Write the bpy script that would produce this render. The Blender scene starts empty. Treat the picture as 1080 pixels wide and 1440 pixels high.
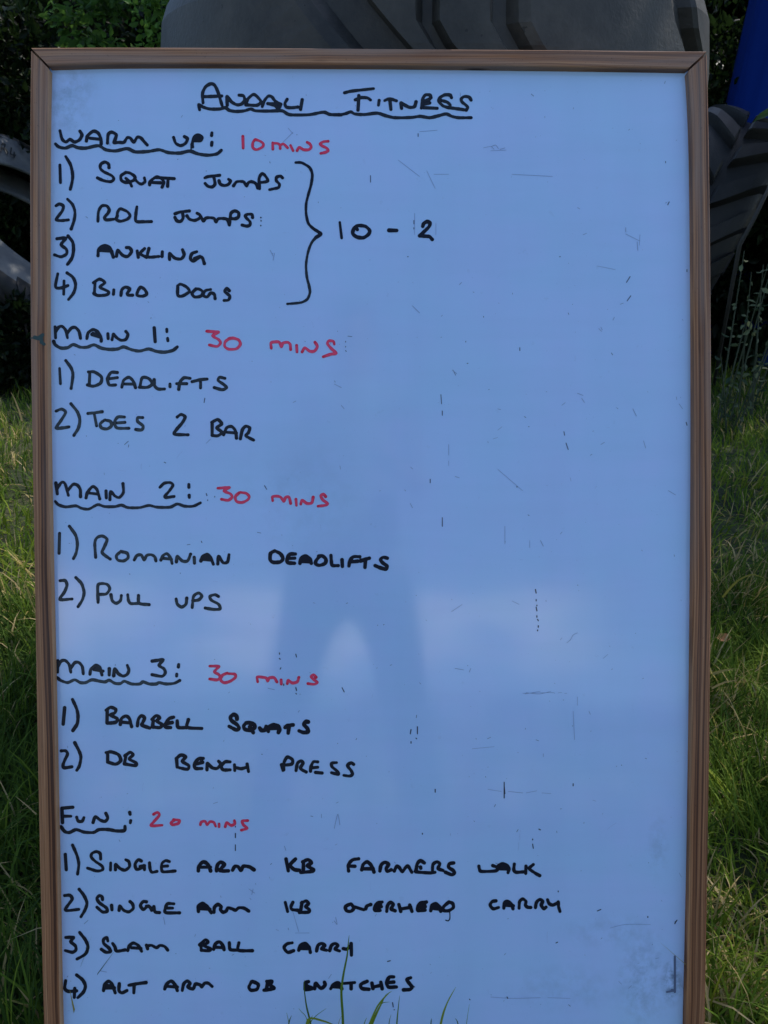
import bpy, bmesh, math, random
import numpy as np
from mathutils import Vector, Matrix, Euler

R = math.radians
SC = bpy.context.scene
COL = SC.collection
random.seed(7)
RNG = np.random.default_rng(7)

# ------------------------------------------------------------------ camera
PITCH, ROLL, CAM_H, FPX = R(23.0), R(0.3), 1.14, 1080.0
cam_d = bpy.data.cameras.new('camera')
cam_d.sensor_fit = 'VERTICAL'; cam_d.sensor_height = 36.0
cam_d.lens = FPX / 1440.0 * 36.0
cam_d.clip_start = 0.05; cam_d.clip_end = 2000
cam = bpy.data.objects.new('camera', cam_d); COL.objects.link(cam)
CAM_M = Matrix.Translation((0, 0, CAM_H)) @ Matrix.Rotation(R(90) - PITCH, 4, 'X') @ Matrix.Rotation(ROLL, 4, 'Z')
cam.matrix_world = CAM_M
SC.camera = cam
cam_d.dof.use_dof = True; cam_d.dof.focus_distance = 1.08; cam_d.dof.aperture_fstop = 20

# ------------------------------------------------------------------ sky and sun
SUN_AZ, SUN_EL = R(52), R(50)          # azimuth clockwise from +Y (into the picture)
SUN_DIR = Vector((math.sin(SUN_AZ) * math.cos(SUN_EL), math.cos(SUN_AZ) * math.cos(SUN_EL), math.sin(SUN_EL)))
w = bpy.data.worlds.new('World'); SC.world = w; w.use_nodes = True
nt = w.node_tree; nt.nodes.clear()
CLOUD = 10.0
sky = nt.nodes.new('ShaderNodeTexSky'); sky.sky_type = 'NISHITA'; sky.sun_disc = False
sky.sun_elevation = SUN_EL; sky.sun_rotation = SUN_AZ
sky.air_density = 1.0; sky.dust_density = 0.6; sky.ozone_density = 2.0
bg = nt.nodes.new('ShaderNodeBackground'); bg.inputs[1].default_value = 0.15
wo = nt.nodes.new('ShaderNodeOutputWorld')
# low bank of white cloud over the horizon
gc = nt.nodes.new('ShaderNodeTexCoord'); mp = nt.nodes.new('ShaderNodeMapping'); mp.inputs['Scale'].default_value = (4.2, 4.2, 11); mp.inputs['Location'].default_value = (.3, .1, .25)
nz = nt.nodes.new('ShaderNodeTexNoise'); nz.inputs['Scale'].default_value = 1.0; nz.inputs['Detail'].default_value = 6; nz.inputs['Roughness'].default_value = .5
sx = nt.nodes.new('ShaderNodeSeparateXYZ')
def mr(v, a, b, c, d):
    n = nt.nodes.new('ShaderNodeMapRange'); n.interpolation_type = 'SMOOTHSTEP'
    nt.links.new(v, n.inputs[0])
    for i, x in enumerate((a, b, c, d)): n.inputs[i + 1].default_value = x
    return n.outputs[0]
def mu(a, b, op='MULTIPLY'):
    n = nt.nodes.new('ShaderNodeMath'); n.operation = op
    for i, x in enumerate((a, b)):
        if isinstance(x, float): n.inputs[i].default_value = x
        else: nt.links.new(x, n.inputs[i])
    return n.outputs[0]
nt.links.new(gc.outputs['Generated'], mp.inputs[0]); nt.links.new(mp.outputs[0], nz.inputs['Vector']); nt.links.new(gc.outputs['Generated'], sx.inputs[0])
band = mu(mr(sx.outputs[2], .10, .19, 0, 1), mr(sx.outputs[2], .24, .30, 1, 0))
cf = mr(mu(nz.outputs[0], mu(band, .55), 'ADD'), .86, 1.02, 0, 1)
cf = mu(mu(cf, band), mu(mr(sx.outputs[0], .20, .32, 1, 0), mr(sx.outputs[1], -.6, -.85, 0, 1)))
cmx = nt.nodes.new('ShaderNodeMix'); cmx.data_type = 'RGBA'; nt.links.new(cf, cmx.inputs[0]); nt.links.new(sky.outputs[0], cmx.inputs[6]); cmx.inputs[7].default_value = (CLOUD * 1.0, CLOUD * .99, CLOUD * .96, 1)
nt.links.new(cmx.outputs[2], bg.inputs[0]); nt.links.new(bg.outputs[0], wo.inputs[0])
sl = bpy.data.lights.new('sun', 'SUN'); sl.energy = 2.2; sl.angle = R(0.5); sl.color = (1, .95, .87)
so = bpy.data.objects.new('sun', sl); COL.objects.link(so)
so.rotation_euler = SUN_DIR.to_track_quat('Z', 'Y').to_euler()
vs = SC.view_settings
vs.view_transform = 'Standard'; vs.look = 'None'; vs.exposure = 0.82; vs.gamma = 1.0
vs.use_curve_mapping = False
SC.cycles.max_bounces = 8; SC.cycles.transparent_max_bounces = 8

# ------------------------------------------------------------------ helpers
def tag(o, label=None, cat=None, group=None, kind=None):
    if label: o['label'] = label
    if cat: o['category'] = cat
    if group: o['group'] = group
    if kind: o['kind'] = kind
    return o

def empty(name, loc=(0, 0, 0), rot=(0, 0, 0)):
    o = bpy.data.objects.new(name, None); COL.objects.link(o)
    o.location = loc; o.rotation_euler = rot; o.empty_display_size = .1
    return o

def link(name, me, mat, parent=None):
    o = bpy.data.objects.new(name, me); COL.objects.link(o)
    if mat: me.materials.append(mat)
    if parent: o.parent = parent
    return o

def mesh_py(name, verts, faces, smooth=False):
    me = bpy.data.meshes.new(name); me.from_pydata([tuple(v) for v in verts], [], faces); me.update()
    if smooth: me.polygons.foreach_set('use_smooth', [True] * len(me.polygons))
    return me

def mesh_np(name, V, F, smooth=False):
    """V (n,3); F list of (m,k) integer arrays of different k."""
    me = bpy.data.meshes.new(name)
    me.vertices.add(len(V)); me.vertices.foreach_set('co', np.ascontiguousarray(V, np.float32).ravel())
    loops = np.concatenate([f.ravel() for f in F]).astype(np.int32)
    tot = np.concatenate([np.full(len(f), f.shape[1], np.int32) for f in F])
    start = np.concatenate([[0], np.cumsum(tot)[:-1]]).astype(np.int32)
    me.loops.add(len(loops)); me.loops.foreach_set('vertex_index', loops)
    me.polygons.add(len(tot)); me.polygons.foreach_set('loop_start', start); me.polygons.foreach_set('loop_total', tot)
    if smooth: me.polygons.foreach_set('use_smooth', np.ones(len(tot), bool))
    me.update(calc_edges=True); me.validate()
    return me

def attr(me, name, vals):
    a = me.attributes.new(name, 'FLOAT', 'POINT'); a.data.foreach_set('value', np.ascontiguousarray(vals, np.float32))

def attr3(me, name, vals):
    a = me.attributes.new(name, 'FLOAT_VECTOR', 'POINT'); a.data.foreach_set('vector', np.ascontiguousarray(vals, np.float32).ravel())

class NT:
    def __init__(s, name):
        s.m = bpy.data.materials.new(name); s.m.use_nodes = True
        s.t = s.m.node_tree; s.p = s.t.nodes['Principled BSDF']; s.out = s.t.nodes['Material Output']
    def n(s, typ, ins=None, **kw):
        nd = s.t.nodes.new(typ)
        for k, v in kw.items(): setattr(nd, k, v)
        for k, v in (ins or {}).items():
            if isinstance(v, bpy.types.NodeSocket): s.t.links.new(v, nd.inputs[k])
            else: nd.inputs[k].default_value = v
        return nd
    def set(s, **kw):
        for k, v in kw.items():
            k = k.replace('_', ' ')
            if isinstance(v, bpy.types.NodeSocket): s.t.links.new(v, s.p.inputs[k])
            else: s.p.inputs[k].default_value = v
    def ramp(s, fac, stops, interp='LINEAR'):
        r = s.n('ShaderNodeValToRGB', {0: fac}); e = r.color_ramp.elements; r.color_ramp.interpolation = interp
        while len(e) < len(stops): e.new(.5)
        for el, (p, c) in zip(e, stops): el.position = p; el.color = (*c, 1)
        return r.outputs[0]
    def noise(s, vec, scale, detail=4, rough=.5, dist=0):
        return s.n('ShaderNodeTexNoise', {'Vector': vec, 'Scale': scale, 'Detail': detail, 'Roughness': rough, 'Distortion': dist}).outputs[0]
    def math(s, op, a, b=0.0, c=0.0):
        return s.n('ShaderNodeMath', {0: a, 1: b, 2: c}, operation=op).outputs[0]
    def mix(s, f, a, b, mode='MIX'):
        nd = s.n('ShaderNodeMix', data_type='RGBA', blend_type=mode)
        for i, v in ((0, f), (6, a), (7, b)):
            if isinstance(v, bpy.types.NodeSocket): s.t.links.new(v, nd.inputs[i])
            else: nd.inputs[i].default_value = v if i == 0 else (*v, 1)
        return nd.outputs[2]
    def at(s, name, out='Fac'): return s.n('ShaderNodeAttribute', attribute_name=name).outputs[out]
    def obj(s): return s.n('ShaderNodeTexCoord').outputs['Object']
    def mapv(s, vec, scale): return s.n('ShaderNodeMapping', {'Vector': vec, 'Scale': scale}).outputs[0]
    def bump(s, h, strength=.3, dist=.002):
        s.t.links.new(s.n('ShaderNodeBump', {'Height': h, 'Strength': strength, 'Distance': dist}).outputs[0], s.p.inputs['Normal'])

# ------------------------------------------------------------------ the board's own frame of reference
LEAN = PITCH - R(0.9)
fwd = CAM_M.to_3x3() @ Vector((0, 0, -1)); cam_p = CAM_M.translation
n_b = Vector((0, -math.cos(LEAN), math.sin(LEAN)))          # board normal, towards the viewer
p0 = cam_p + fwd * 1.075                                     # a point of the panel's plane
base_y = p0.y + (p0.z * n_b.z) / n_b.y * 1.0                 # where that plane meets the ground
base_y = (n_b.dot(p0)) / n_b.y
BOARD_M = Matrix.Translation((0, base_y, 0)) @ Matrix.Rotation(-LEAN, 4, 'X')
BI = BOARD_M.inverted()
_C = np.array(BI @ cam_p)
_Rm = np.array((BI @ CAM_M).to_3x3())

def P2B(x, y, h=0.0):
    """photograph position -> board coordinates (x across, z up the board, y = -h out of it)"""
    x = np.asarray(x, float); y = np.asarray(y, float)
    d = np.stack([(x - 540) / FPX, (720 - y) / FPX, -np.ones_like(x)], -1) @ _Rm.T
    t = (-h - _C[1]) / d[..., 1]
    return _C + d * t[..., None]

def ray(px, py):
    return (CAM_M.to_3x3() @ Vector(((px - 540) / FPX, (720 - py) / FPX, -1))).normalized()
def at_y(px, py, Y):
    d = ray(px, py); return cam_p + d * ((Y - cam_p.y) / d.y)
def at_ground(px, py, z=0):
    d = ray(px, py); return cam_p + d * ((z - cam_p.z) / d.z)
# ------------------------------------------------------------------ handwriting, stroke by stroke
# every block: (line, ink, dryness, x0, y0, k, half width in photo pixels, strokes)
W = []
def B(line, ink, dry, x0, y0, span, hw, txt):
    k = span / 1080.0
    for s in txt.split('|'):
        v = [float(a) for a in s.replace(',', ' ').split()]
        W.append((line, ink, dry, [(x0 + v[i] * k, y0 + v[i + 1] * k) for i in range(0, len(v), 2)], hw))

B('ANDALI FITNESS', 'b', .25, 270, 110, 210, 2.3, '80,178 76,110 98,62 135,40 163,50 188,100 217,195|88,133 150,131 215,128|255,195 253,132 285,170 325,192 360,185 380,155 372,127 340,122|392,186 402,152 440,118 465,127 498,168 470,195 390,192|508,205 522,165 550,130 577,134 602,165 642,188|548,183 600,185 642,188|642,188 624,220 600,197 552,183|688,152 672,182 682,208 720,213 765,208|797,155 785,225|55,228 48,190 80,208 130,222 200,222 240,213 270,232 320,240 380,235 425,222 460,235 560,237 650,235 690,258 730,265 850,263 950,245 1000,262 1080,264')
B('ANDALI FITNESS', 'b', .25, 470, 110, 210, 2.3, '50,263 85,255 120,243 150,258 220,262 310,252 370,270 440,285 560,283 620,275 690,285 750,272 810,258 850,275 900,285 990,285|75,105 130,92 285,75|152,156 190,140 240,142 262,157|178,125 172,230|325,160 320,195|365,161 400,148 450,163|402,155 410,225|487,217 482,178 512,195 545,210 580,205 592,170|700,140 692,122 662,120 642,145 630,216|645,168 690,150|643,190 690,178|645,212 745,217|848,140 838,122 800,120 766,140 757,165 785,198 830,214|775,160 815,172 840,195 825,214|830,212 900,222 955,230|990,158 975,136 940,132 918,150 925,172 950,192 966,210 955,230')
B('WARM UP', 'b', .1, 70, 170, 250, 2.3, '62,60 75,110 98,128 122,112 150,128 180,115 195,85 183,62|222,122 230,90 265,62 295,75 310,110 312,140|245,105 308,112|350,135 355,82 375,68 403,83 397,112 390,132 420,130 450,130 470,102 490,105 510,130 530,100 552,102 575,128 592,146|752,100 765,135 795,150 825,135 836,108 818,95|868,158 866,130 880,95 905,85 925,100 915,118 880,120|880,100 910,108|985,72 983,88|985,130 983,148')
B('WARM UP', 'b', .35, 70, 170, 250, 2.4, '35,140 55,158 95,165 135,150 170,162 220,165 295,150 340,175 400,182 470,168 520,188 600,185 665,175 720,192 790,195 850,183 900,200 960,208 1015,200 1042,178')
B('WARM UP', 'b', .2, 70, 170, 250, .9, '857,140 859,190')
B('10 MINS', 'r', .5, 320, 180, 160, 1.9, '145,80 148,190|265,108 310,125 340,150 330,180 275,205 240,185 240,140 258,112|430,200 428,140|430,145 470,145 495,160 500,195|500,165 530,150 570,188|598,165 622,215|660,215 680,182 720,205 770,205 795,180 780,150 755,135|955,125 910,130 880,150 900,170 940,190 955,215 930,230 885,240')
B('1) SQUAT JUMPS', 'b', .05, 70, 220, 210, 2.2, '73,62 77,188|115,0 150,60 165,130 162,180 148,238|428,80 425,55 400,40 370,55 365,85 390,110 450,140 462,165 440,182 390,175 345,155|550,115 515,140 520,175 560,188 610,170 615,145 580,120 550,115|550,158 575,180 592,215|612,160 640,190 665,199 688,182 684,155|722,205 725,180 770,148 800,155 825,185 812,222|740,188 800,190|770,152 900,160|855,165 852,215')
B('1) SQUAT JUMPS', 'b', .05, 270, 220, 210, 2.2, '92,155 120,145 200,136|158,148 166,200 145,220 115,215 95,195|195,175 205,200 235,210 265,200 278,177 264,165|300,212 320,185 345,180 375,185 395,215 407,190 430,182 460,195 475,228|488,232 485,160 505,125 527,137 550,175 520,185 487,188|655,155 640,142 612,150 610,175 632,200 625,225 590,233 560,240')
B('bracket and 10 - 2', 'b', .05, 270, 220, 210, 2.0, '750,44 775,43 800,48 850,80 870,130 862,200 840,280 826,340 825,410 840,480 870,515 930,560')
B('bracket and 10 - 2', 'b', .3, 400, 300, 220, 1.9, '250,142 200,185 175,230 158,290 149,360 155,440 170,500 176,545 160,590 130,610 100,618 20,625')
B('bracket and 10 - 2', 'b', .02, 400, 300, 220, 2.6, '215,115 250,142 215,168|500,88 478,108 472,140 500,163 545,168 580,145 588,118 560,90 520,84 495,90 503,112|722,117 775,118|955,90 962,70 985,57 1005,65 998,92 960,130 932,155 960,157 1000,160 1020,180')
B('bracket and 10 - 2', 'b', .02, 400, 300, 220, 1.9, '382,62 395,170')
B('2) RDL JUMPS', 'b', .15, 70, 280, 210, 2.2, '45,48 70,35 98,50 90,85 60,125 45,150 80,155 135,150|128,0 165,40 182,95 175,155 155,215|348,160 352,90 375,50 410,48 430,75 420,102 395,132 410,150 460,145|490,120 480,145 510,160 560,145 580,120 560,90 510,70 490,95 487,125|630,55 622,110 624,160 680,163 735,162')
B('2) RDL JUMPS', 'b', .1, 230, 285, 160, 2.3, '108,105 160,88 245,78|180,95 185,145 160,178 125,170 108,140|222,125 245,155 290,168 330,155 352,130 340,112 318,100|352,130 378,172 400,147 440,142 480,150 498,182 520,152 570,150 605,160 622,207|625,212 632,150 640,100 675,78 712,95 710,135 680,152 635,150|845,140 840,112 800,110 775,125 790,150 820,180 820,212 790,222 745,212')
B('2) RDL JUMPS', 'b', .1, 230, 285, 160, .9, '923,140 924,142|925,170 926,174|923,216 923,219')
B('3) ANKLING', 'b', .1, 70, 325, 240, 2.3, '45,48 100,45 72,85 105,115 105,145 70,162 30,150|115,30 145,70 150,120 140,170 112,210|305,155 310,112 345,92 380,105 402,165|320,122 395,128|325,108 370,112|422,160 430,120 460,152 492,160 517,130 505,106 485,104|553,125 560,165|600,110 572,142 612,165|627,110 620,162 690,160|712,130 710,160|758,180 758,140 790,170 830,176 850,150 840,118|930,130 900,142 890,172 908,190 945,165 965,168 978,205|915,172 950,160')
B('4) BIRD DOGS', 'b', .15, 70, 375, 270, 2.2, '45,40 32,112 60,120 102,106|80,80 78,155|97,35 130,60 145,100 135,145 105,185|250,155 255,85|245,90 280,70 310,90 282,115 330,140 320,158 270,162 248,150|360,130 358,155|400,162 405,130 425,115 450,125 435,150 442,160 465,160|497,132 490,160 520,166 545,155 535,130 512,115 497,132|720,108 720,160 745,165 785,140 770,115 735,98 718,110|822,125 800,150 815,170 850,165 860,140 835,125 815,130|905,128 875,135 862,160 885,170 905,148 925,155 930,180|1010,135 995,122 985,140 1012,165 1005,187 980,190')
B('MAIN 1', 'b', .15, 70, 445, 210, 2.2, '38,75 42,155|42,110 65,77 90,72 115,100 128,155|128,120 155,85 185,80 212,110 222,158|268,160 277,120 310,95 345,110 370,150 372,178|305,130 365,150|312,122 352,138|420,125 422,160|450,168 460,127 480,150 515,172 550,165 565,130 550,108|755,82 762,182|846,92 847,110|852,158 854,175')
B('MAIN 1', 'b', .75, 70, 445, 210, 2.3, '28,180 40,205 80,228 130,225 170,203 220,222 270,222 320,205 370,228 430,238 490,235 535,220 590,240 650,250 715,235 770,252 830,258 890,245 922,220')
B('30 MINS first', 'r', .7, 280, 455, 210, 2.0, '55,55 95,58 140,62 97,88 140,115 155,140 130,165 75,155|225,105 190,130 185,165 215,185 270,182 298,150 285,118 245,105 215,110|522,178 520,140 550,132 580,135 595,168 605,142 640,135 658,150 662,188|705,158 708,205|745,205 765,175 800,200 835,198 855,165 838,135|978,150 970,128 940,125 928,145 955,180 992,215 950,222 897,240')
B('1) DEADLIFTS', 'b', .45, 70, 500, 270, 2.2, '55,72 60,158|90,28 120,70 130,110 120,185|225,95 222,160|217,92 250,92 290,120 285,155 245,172 212,165|380,95 345,95 325,130 335,165 370,165|335,130 380,124|405,178 415,140 445,122 470,145 482,180|420,160 472,160|507,175 520,125 555,128 577,158 550,178 505,178|587,135 590,170 610,188 645,188|676,160 676,175|790,128 755,125 732,150 725,190|714,158 770,158|800,147 845,136 885,132|848,150 848,182|985,128 955,122 947,140 975,160 995,180 970,192 925,180')
B('2) TOES 2 BAR', 'b', .8, 70, 560, 300, 2.2, '32,65 60,55 80,72 55,115 32,150 65,150 97,145|107,28 140,70 152,110 145,150 122,188|193,77 230,73 265,68|225,80 237,140|275,112 255,130 262,150 290,155 312,140 308,118 280,110|378,95 345,95 328,120 340,150 400,152|340,125 380,122|470,98 445,98 445,118 472,140 465,160 435,158')
B('2) TOES 2 BAR', 'b', .2, 70, 560, 300, 2.3, '645,95 665,82 685,95 670,125 640,160 632,182 700,185|822,185 822,130|820,122 850,108 870,130 845,150 872,172 850,190 822,188|880,185 895,150 920,143 940,165 945,202|895,172 945,176|965,205 975,160 992,142 1012,150 1005,175 992,190 1032,212')
B('MAIN 2', 'b', .1, 70, 670, 220, 2.2, '42,45 52,120|50,85 80,42 105,50 128,130|128,92 160,55 190,60 210,90 212,140|250,148 260,110 295,70 325,90 345,155|275,115 335,122|388,100 390,148|415,160 420,105 450,135 480,145 508,110 505,50|760,75 790,47 830,42 850,60 825,100 795,135 805,145 858,138|960,55 960,75|962,130 963,145')
B('MAIN 2', 'b', .3, 70, 670, 220, 2.1, '38,172 60,195 110,210 180,203 220,220 270,225 330,195 380,208 450,208 495,198 540,215 620,215 685,200 740,212 830,212 880,190 930,205 990,205 1040,182')
B('30 MINS second', 'r', .55, 280, 670, 210, 2.0, '135,85 180,82 220,80 180,105 225,125 238,150 210,172 162,165|290,118 262,145 270,180 310,188 350,170 362,145 340,122 300,115|532,175 530,148 560,142 590,150 612,180 625,152 650,150 662,195|700,165 704,210|735,200 745,172 780,195 815,190 825,150|915,145 900,128 880,140 895,170 930,195 915,208 860,215')
B('1) ROMANIAN DEADLIFTS', 'b', .6, 70, 740, 270, 2.2, '55,40 52,152|110,0 145,50 155,100 148,150 133,182|258,175 253,95 265,65 295,55 322,75 305,120 295,150 340,185|400,142 375,165 382,190 415,195 440,178 435,152 400,142|475,190 490,165 515,162 530,190 545,165 570,160 590,172 597,195|625,190 637,165 660,155 680,180 688,210|640,180 685,186|712,200 718,170 745,195 775,195 792,157|812,175 814,208')
B('1) ROMANIAN DEADLIFTS', 'b', .1, 70, 740, 270, 2.4, '850,195 860,170 885,158 905,177 920,214|860,185 910,190|866,172 900,180|945,212 950,170 975,205 1000,200 1008,160')
B('1) ROMANIAN DEADLIFTS', 'b', 0, 360, 760, 210, 2.6, '135,75 105,95 103,140 125,158 175,155 195,130 175,95 135,75|285,98 245,100 225,130 230,160 278,165|240,130 280,128|318,165 325,130 355,112 390,135 400,165|335,150 395,155|345,138 380,142|465,110 435,145 432,170 460,180 500,165 505,135 480,112 455,115|542,108 545,150 552,180 595,182|622,140 625,188|672,185 680,145 705,118 750,118|685,155 735,150|755,148 790,137 820,128|792,140 788,195|950,128 920,122 900,140 920,165 948,185 940,207 900,198 862,182')
B('2) PULL UPS', 'b', .6, 70, 805, 260, 2.2, '60,48 90,48 100,75 85,115 60,150 65,160 130,155|152,30 185,65 200,115 190,160 165,200|282,175 280,80 300,65 335,70 350,95 330,125 285,128|357,130 365,165 388,180 412,165 418,135|455,130 460,165 475,182 520,180|518,135 522,180 580,188|738,155 745,185 770,202 795,185 800,150|832,205 840,140 870,120 888,138 870,160 835,165|985,140 965,130 935,140 945,163 985,185 995,212 960,216 908,208')
B('MAIN 3', 'b', .35, 70, 920, 210, 2.3, '58,45 57,130|58,92 80,52 110,45 140,75 152,130|152,102 180,62 210,60 235,90 242,142|290,145 297,110 330,80 360,95 377,150|320,110 385,122|330,98 365,108|430,105 430,150|462,155 470,105 495,140 530,158 560,145 572,115 560,80|740,50 780,44 820,40 790,80 825,105 835,135 810,160 740,148|932,75 930,92|918,145 917,158')
B('MAIN 3', 'b', .8, 70, 920, 210, 2.2, '55,170 80,190 130,205 180,185 220,205 260,205 305,185 360,195 400,200 430,188 470,210 510,212 540,195 590,215 650,215 675,200 720,215 770,215 790,205 840,215 900,210 940,190')
B('30 MINS third', 'r', .55, 280, 920, 190, 2.0, '85,95 125,95 160,98 122,140 160,165 165,192 140,205 85,198|225,150 185,170 172,205 200,228 250,215 290,185 285,160 230,155|468,220 465,182 510,185 535,190 548,215 560,190 600,188 622,222|655,205 657,238|705,235 712,208 745,230 785,220 797,185|935,185 915,164 895,180 920,205 945,225 920,240 870,235')
B('1) BARBELL SQUATS', 'b', .05, 75, 980, 220, 2.5, '78,75 68,188|132,18 160,80 170,130 165,185 135,232|370,180 372,100|364,92 395,72 430,85 425,110 395,125 440,150 430,175 372,182|462,190 470,150 500,132 525,150 540,205|480,175 530,180|580,200 587,155 607,130 630,145 618,175 612,195 665,215|685,205 690,160|680,155 710,130 735,145 712,167 750,190 735,212 690,208|830,140 800,150 777,180 775,208 810,212|790,182 820,177|855,165 862,210 920,212|932,158 925,210 1025,218')
B('1) BARBELL SQUATS', 'b', 0, 290, 990, 170, 2.8, '275,135 270,107 245,95 218,115 225,147 275,185 293,215 270,232 205,200|360,167 335,195 345,225 390,235 430,215 430,187 390,167 355,170|390,205 420,255|478,215 495,235 525,232 535,200|555,245 560,207 600,185 640,195 655,225 645,255|570,218 640,215|705,210 725,192 775,187|740,195 732,260|910,160 890,157 875,185 905,220 908,248 870,255 830,240')
B('2) DB BENCH PRESS', 'b', .05, 75, 1040, 220, 2.4, '55,78 85,78 98,100 80,140 67,175 75,195 128,188|148,22 180,85 190,125 180,180 162,212|375,105 375,155|364,90 400,85 450,105 465,145 430,170 375,155|490,165 500,120|495,112 530,88 550,105 525,135 570,160 565,180 490,168|855,190 850,130|848,132 880,107 915,120 890,150 935,180 925,205 870,195|1035,130 1000,135 975,165 980,198 1025,200|990,168 1030,157')
B('2) DB BENCH PRESS', 'b', .1, 290, 1050, 220, 2.3, '5,160 8,115 40,145 75,150 100,122 85,100|165,105 130,105 105,135 117,160 165,160|195,125 197,165|197,142 240,152 280,142|282,120 292,172|530,165 520,125|535,160 537,110 560,72 595,90 590,120 537,128|620,165 630,115 655,98 668,115 650,150 690,175|770,105 740,105 722,140 720,170|725,147 770,142|755,178 800,182|900,110 865,115 870,140 905,170 910,190 865,180|1018,122 1000,112 975,130 1000,165 1010,190 990,203 950,198')
B('FUN', 'b', .1, 75, 1125, 290, 2.4, '45,45 48,118|45,43 102,38|50,85 92,85|122,90 130,110 150,112 160,92|208,118 220,87 245,105 270,112 285,95 275,70|400,65 402,75|405,108 403,120|40,140 60,165 85,170 120,155 160,168 210,170 240,155 290,155 330,162 372,160 375,138')
B('20 MINS', 'r', .4, 75, 1125, 290, 1.9, '525,75 545,65 555,80 525,115 512,135 570,132|635,105 615,120 625,130 655,122 660,107 630,103|770,130 775,115 795,112 805,130 820,114 840,117 850,138|868,125 868,140|900,140 908,118 930,133 950,125 948,108|1018,108 990,110 995,130 1015,148 985,158')
B('1) SINGLE ARM KB FARMERS WALK', 'b', .05, 80, 1180, 190, 2.2, '67,122 75,245|125,48 160,130 175,200 165,280|350,160 345,115 315,100 280,115 275,145 310,180 360,215 365,245 320,255 245,232|430,190 428,248|468,245 470,202 505,235 545,248 580,220 575,180 550,165|675,175 650,165 625,200 635,240 670,235 695,210 700,245|665,218 700,212|740,190 745,240 760,265 800,258|900,180 870,172 840,195 837,245 855,262 945,255|855,217 885,215')
B('1) SINGLE ARM KB FARMERS WALK', 'b', 0, 260, 1195, 200, 2.6, '102,160 107,122 140,92 175,112 195,160|120,132 195,132|240,160 247,117 270,94 300,110 280,137 267,160 330,160|362,155 380,125 405,130 425,155 445,125 490,130 525,152|768,70 785,160|840,70 800,115 830,150 870,155|900,147 900,95|895,92 935,75 960,100 930,122 975,150 960,165 880,172')
B('1) SINGLE ARM KB FARMERS WALK', 'b', 0, 470, 1195, 190, 2.5, '115,170 112,122 145,82 195,72|110,130 165,132|220,160 232,117 265,97 300,130 318,178|230,152 310,152|365,170 375,122 405,100 435,117 415,150 425,172 455,160|480,170 500,130 520,142 545,175 570,142 590,130 620,180|720,105 690,87 665,110 655,160 660,177 770,185 805,180|690,138 692,148|785,165 790,117 820,97 845,112 830,150 870,165|955,105 920,112 915,140 950,165 960,185 940,200 890,180')
B('1) SINGLE ARM KB FARMERS WALK', 'b', 0, 650, 1195, 160, 2.4, '158,155 165,187 185,206 320,200 340,172 290,150|330,190 345,152 385,132 425,150 443,180 435,218|350,167 430,175|362,180 440,185|365,152 420,162|495,135 490,190 510,213 580,210|605,155 603,225|675,140 637,178 690,220 735,245')
B('2) SINGLE ARM KB OVERHEAD CARRY', 'b', .0, 650, 1195, 160, 2.4, '320,485 285,492 265,525 295,560 345,548|395,555 400,507 430,490 470,520 482,560|415,527 485,532|412,512 455,522|540,555 545,492 575,467 605,490 600,525 620,545 650,548|695,550 705,500 735,472 765,490 750,525 775,560 795,545|810,475 825,510 860,525 905,503|912,495 915,540 928,585')
B('2) SINGLE ARM KB OVERHEAD CARRY', 'b', .1, 80, 1245, 190, 2.3, '62,82 105,80 122,110 95,150 68,190 85,202 175,192|178,32 215,80 240,140 225,195 192,252|365,115 360,92 340,82 320,105 340,140 395,180 400,208 365,213 320,175|437,160 440,195|497,200 503,165 535,200 575,212 610,185 605,150 585,130|715,132 690,130 668,160 690,193 730,165 747,180|715,167 745,175 757,200|775,170 785,212 820,218|935,148 885,147 868,180 870,218 980,220|885,182 925,182')
B('2) SINGLE ARM KB OVERHEAD CARRY', 'b', 0, 260, 1255, 200, 2.5, '103,145 102,107 135,84 170,107 200,155|110,122 190,127|130,102 165,112|120,112 175,118|220,150 225,112 250,92 275,107 270,130 290,150 315,140 325,117 360,125 385,135 410,117 450,120 485,142|762,75 780,145|820,75 805,110 815,130 855,135|880,132 890,75|885,80 920,65 940,85 915,107 945,130 935,150 870,152')
B('2) SINGLE ARM KB OVERHEAD CARRY', 'b', 0, 465, 1250, 190, 2.5, '160,120 120,140 125,173 160,180 185,155 165,120|195,145 265,167|280,160 290,137 320,125|412,105 375,112 350,150 355,175 395,172|360,150 405,142|365,130 400,124|448,180 455,132 480,107 500,125 485,160 515,175|545,125 560,180|555,162 640,147|632,130 650,180|765,105 715,112 695,150 700,175 755,170|710,147 755,142|712,128 752,124|800,175 810,132 840,117 870,145 880,178|815,157 875,162|825,140 865,150|945,105 905,140 895,170 940,175 980,150 975,117 945,104|872,150 900,167')
B('2) SINGLE ARM KB OVERHEAD CARRY', 'b', 0, 465, 1250, 190, .8, '952,180 953,235 940,255 920,250')
B('3) SLAM BALL CARRY', 'b', .05, 80, 1305, 180, 2.3, '75,80 140,80 117,115 155,150 160,185 130,205 70,190|192,38 240,100 262,160 240,220 170,262|430,110 420,82 395,95 395,130 440,170 453,198 415,205 375,180|470,130 490,160 505,195 575,185|598,190 610,152 645,127 690,150 715,197|630,167 710,172|755,145 765,175|760,152 800,147 840,167 870,147 910,157 935,187')
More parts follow.
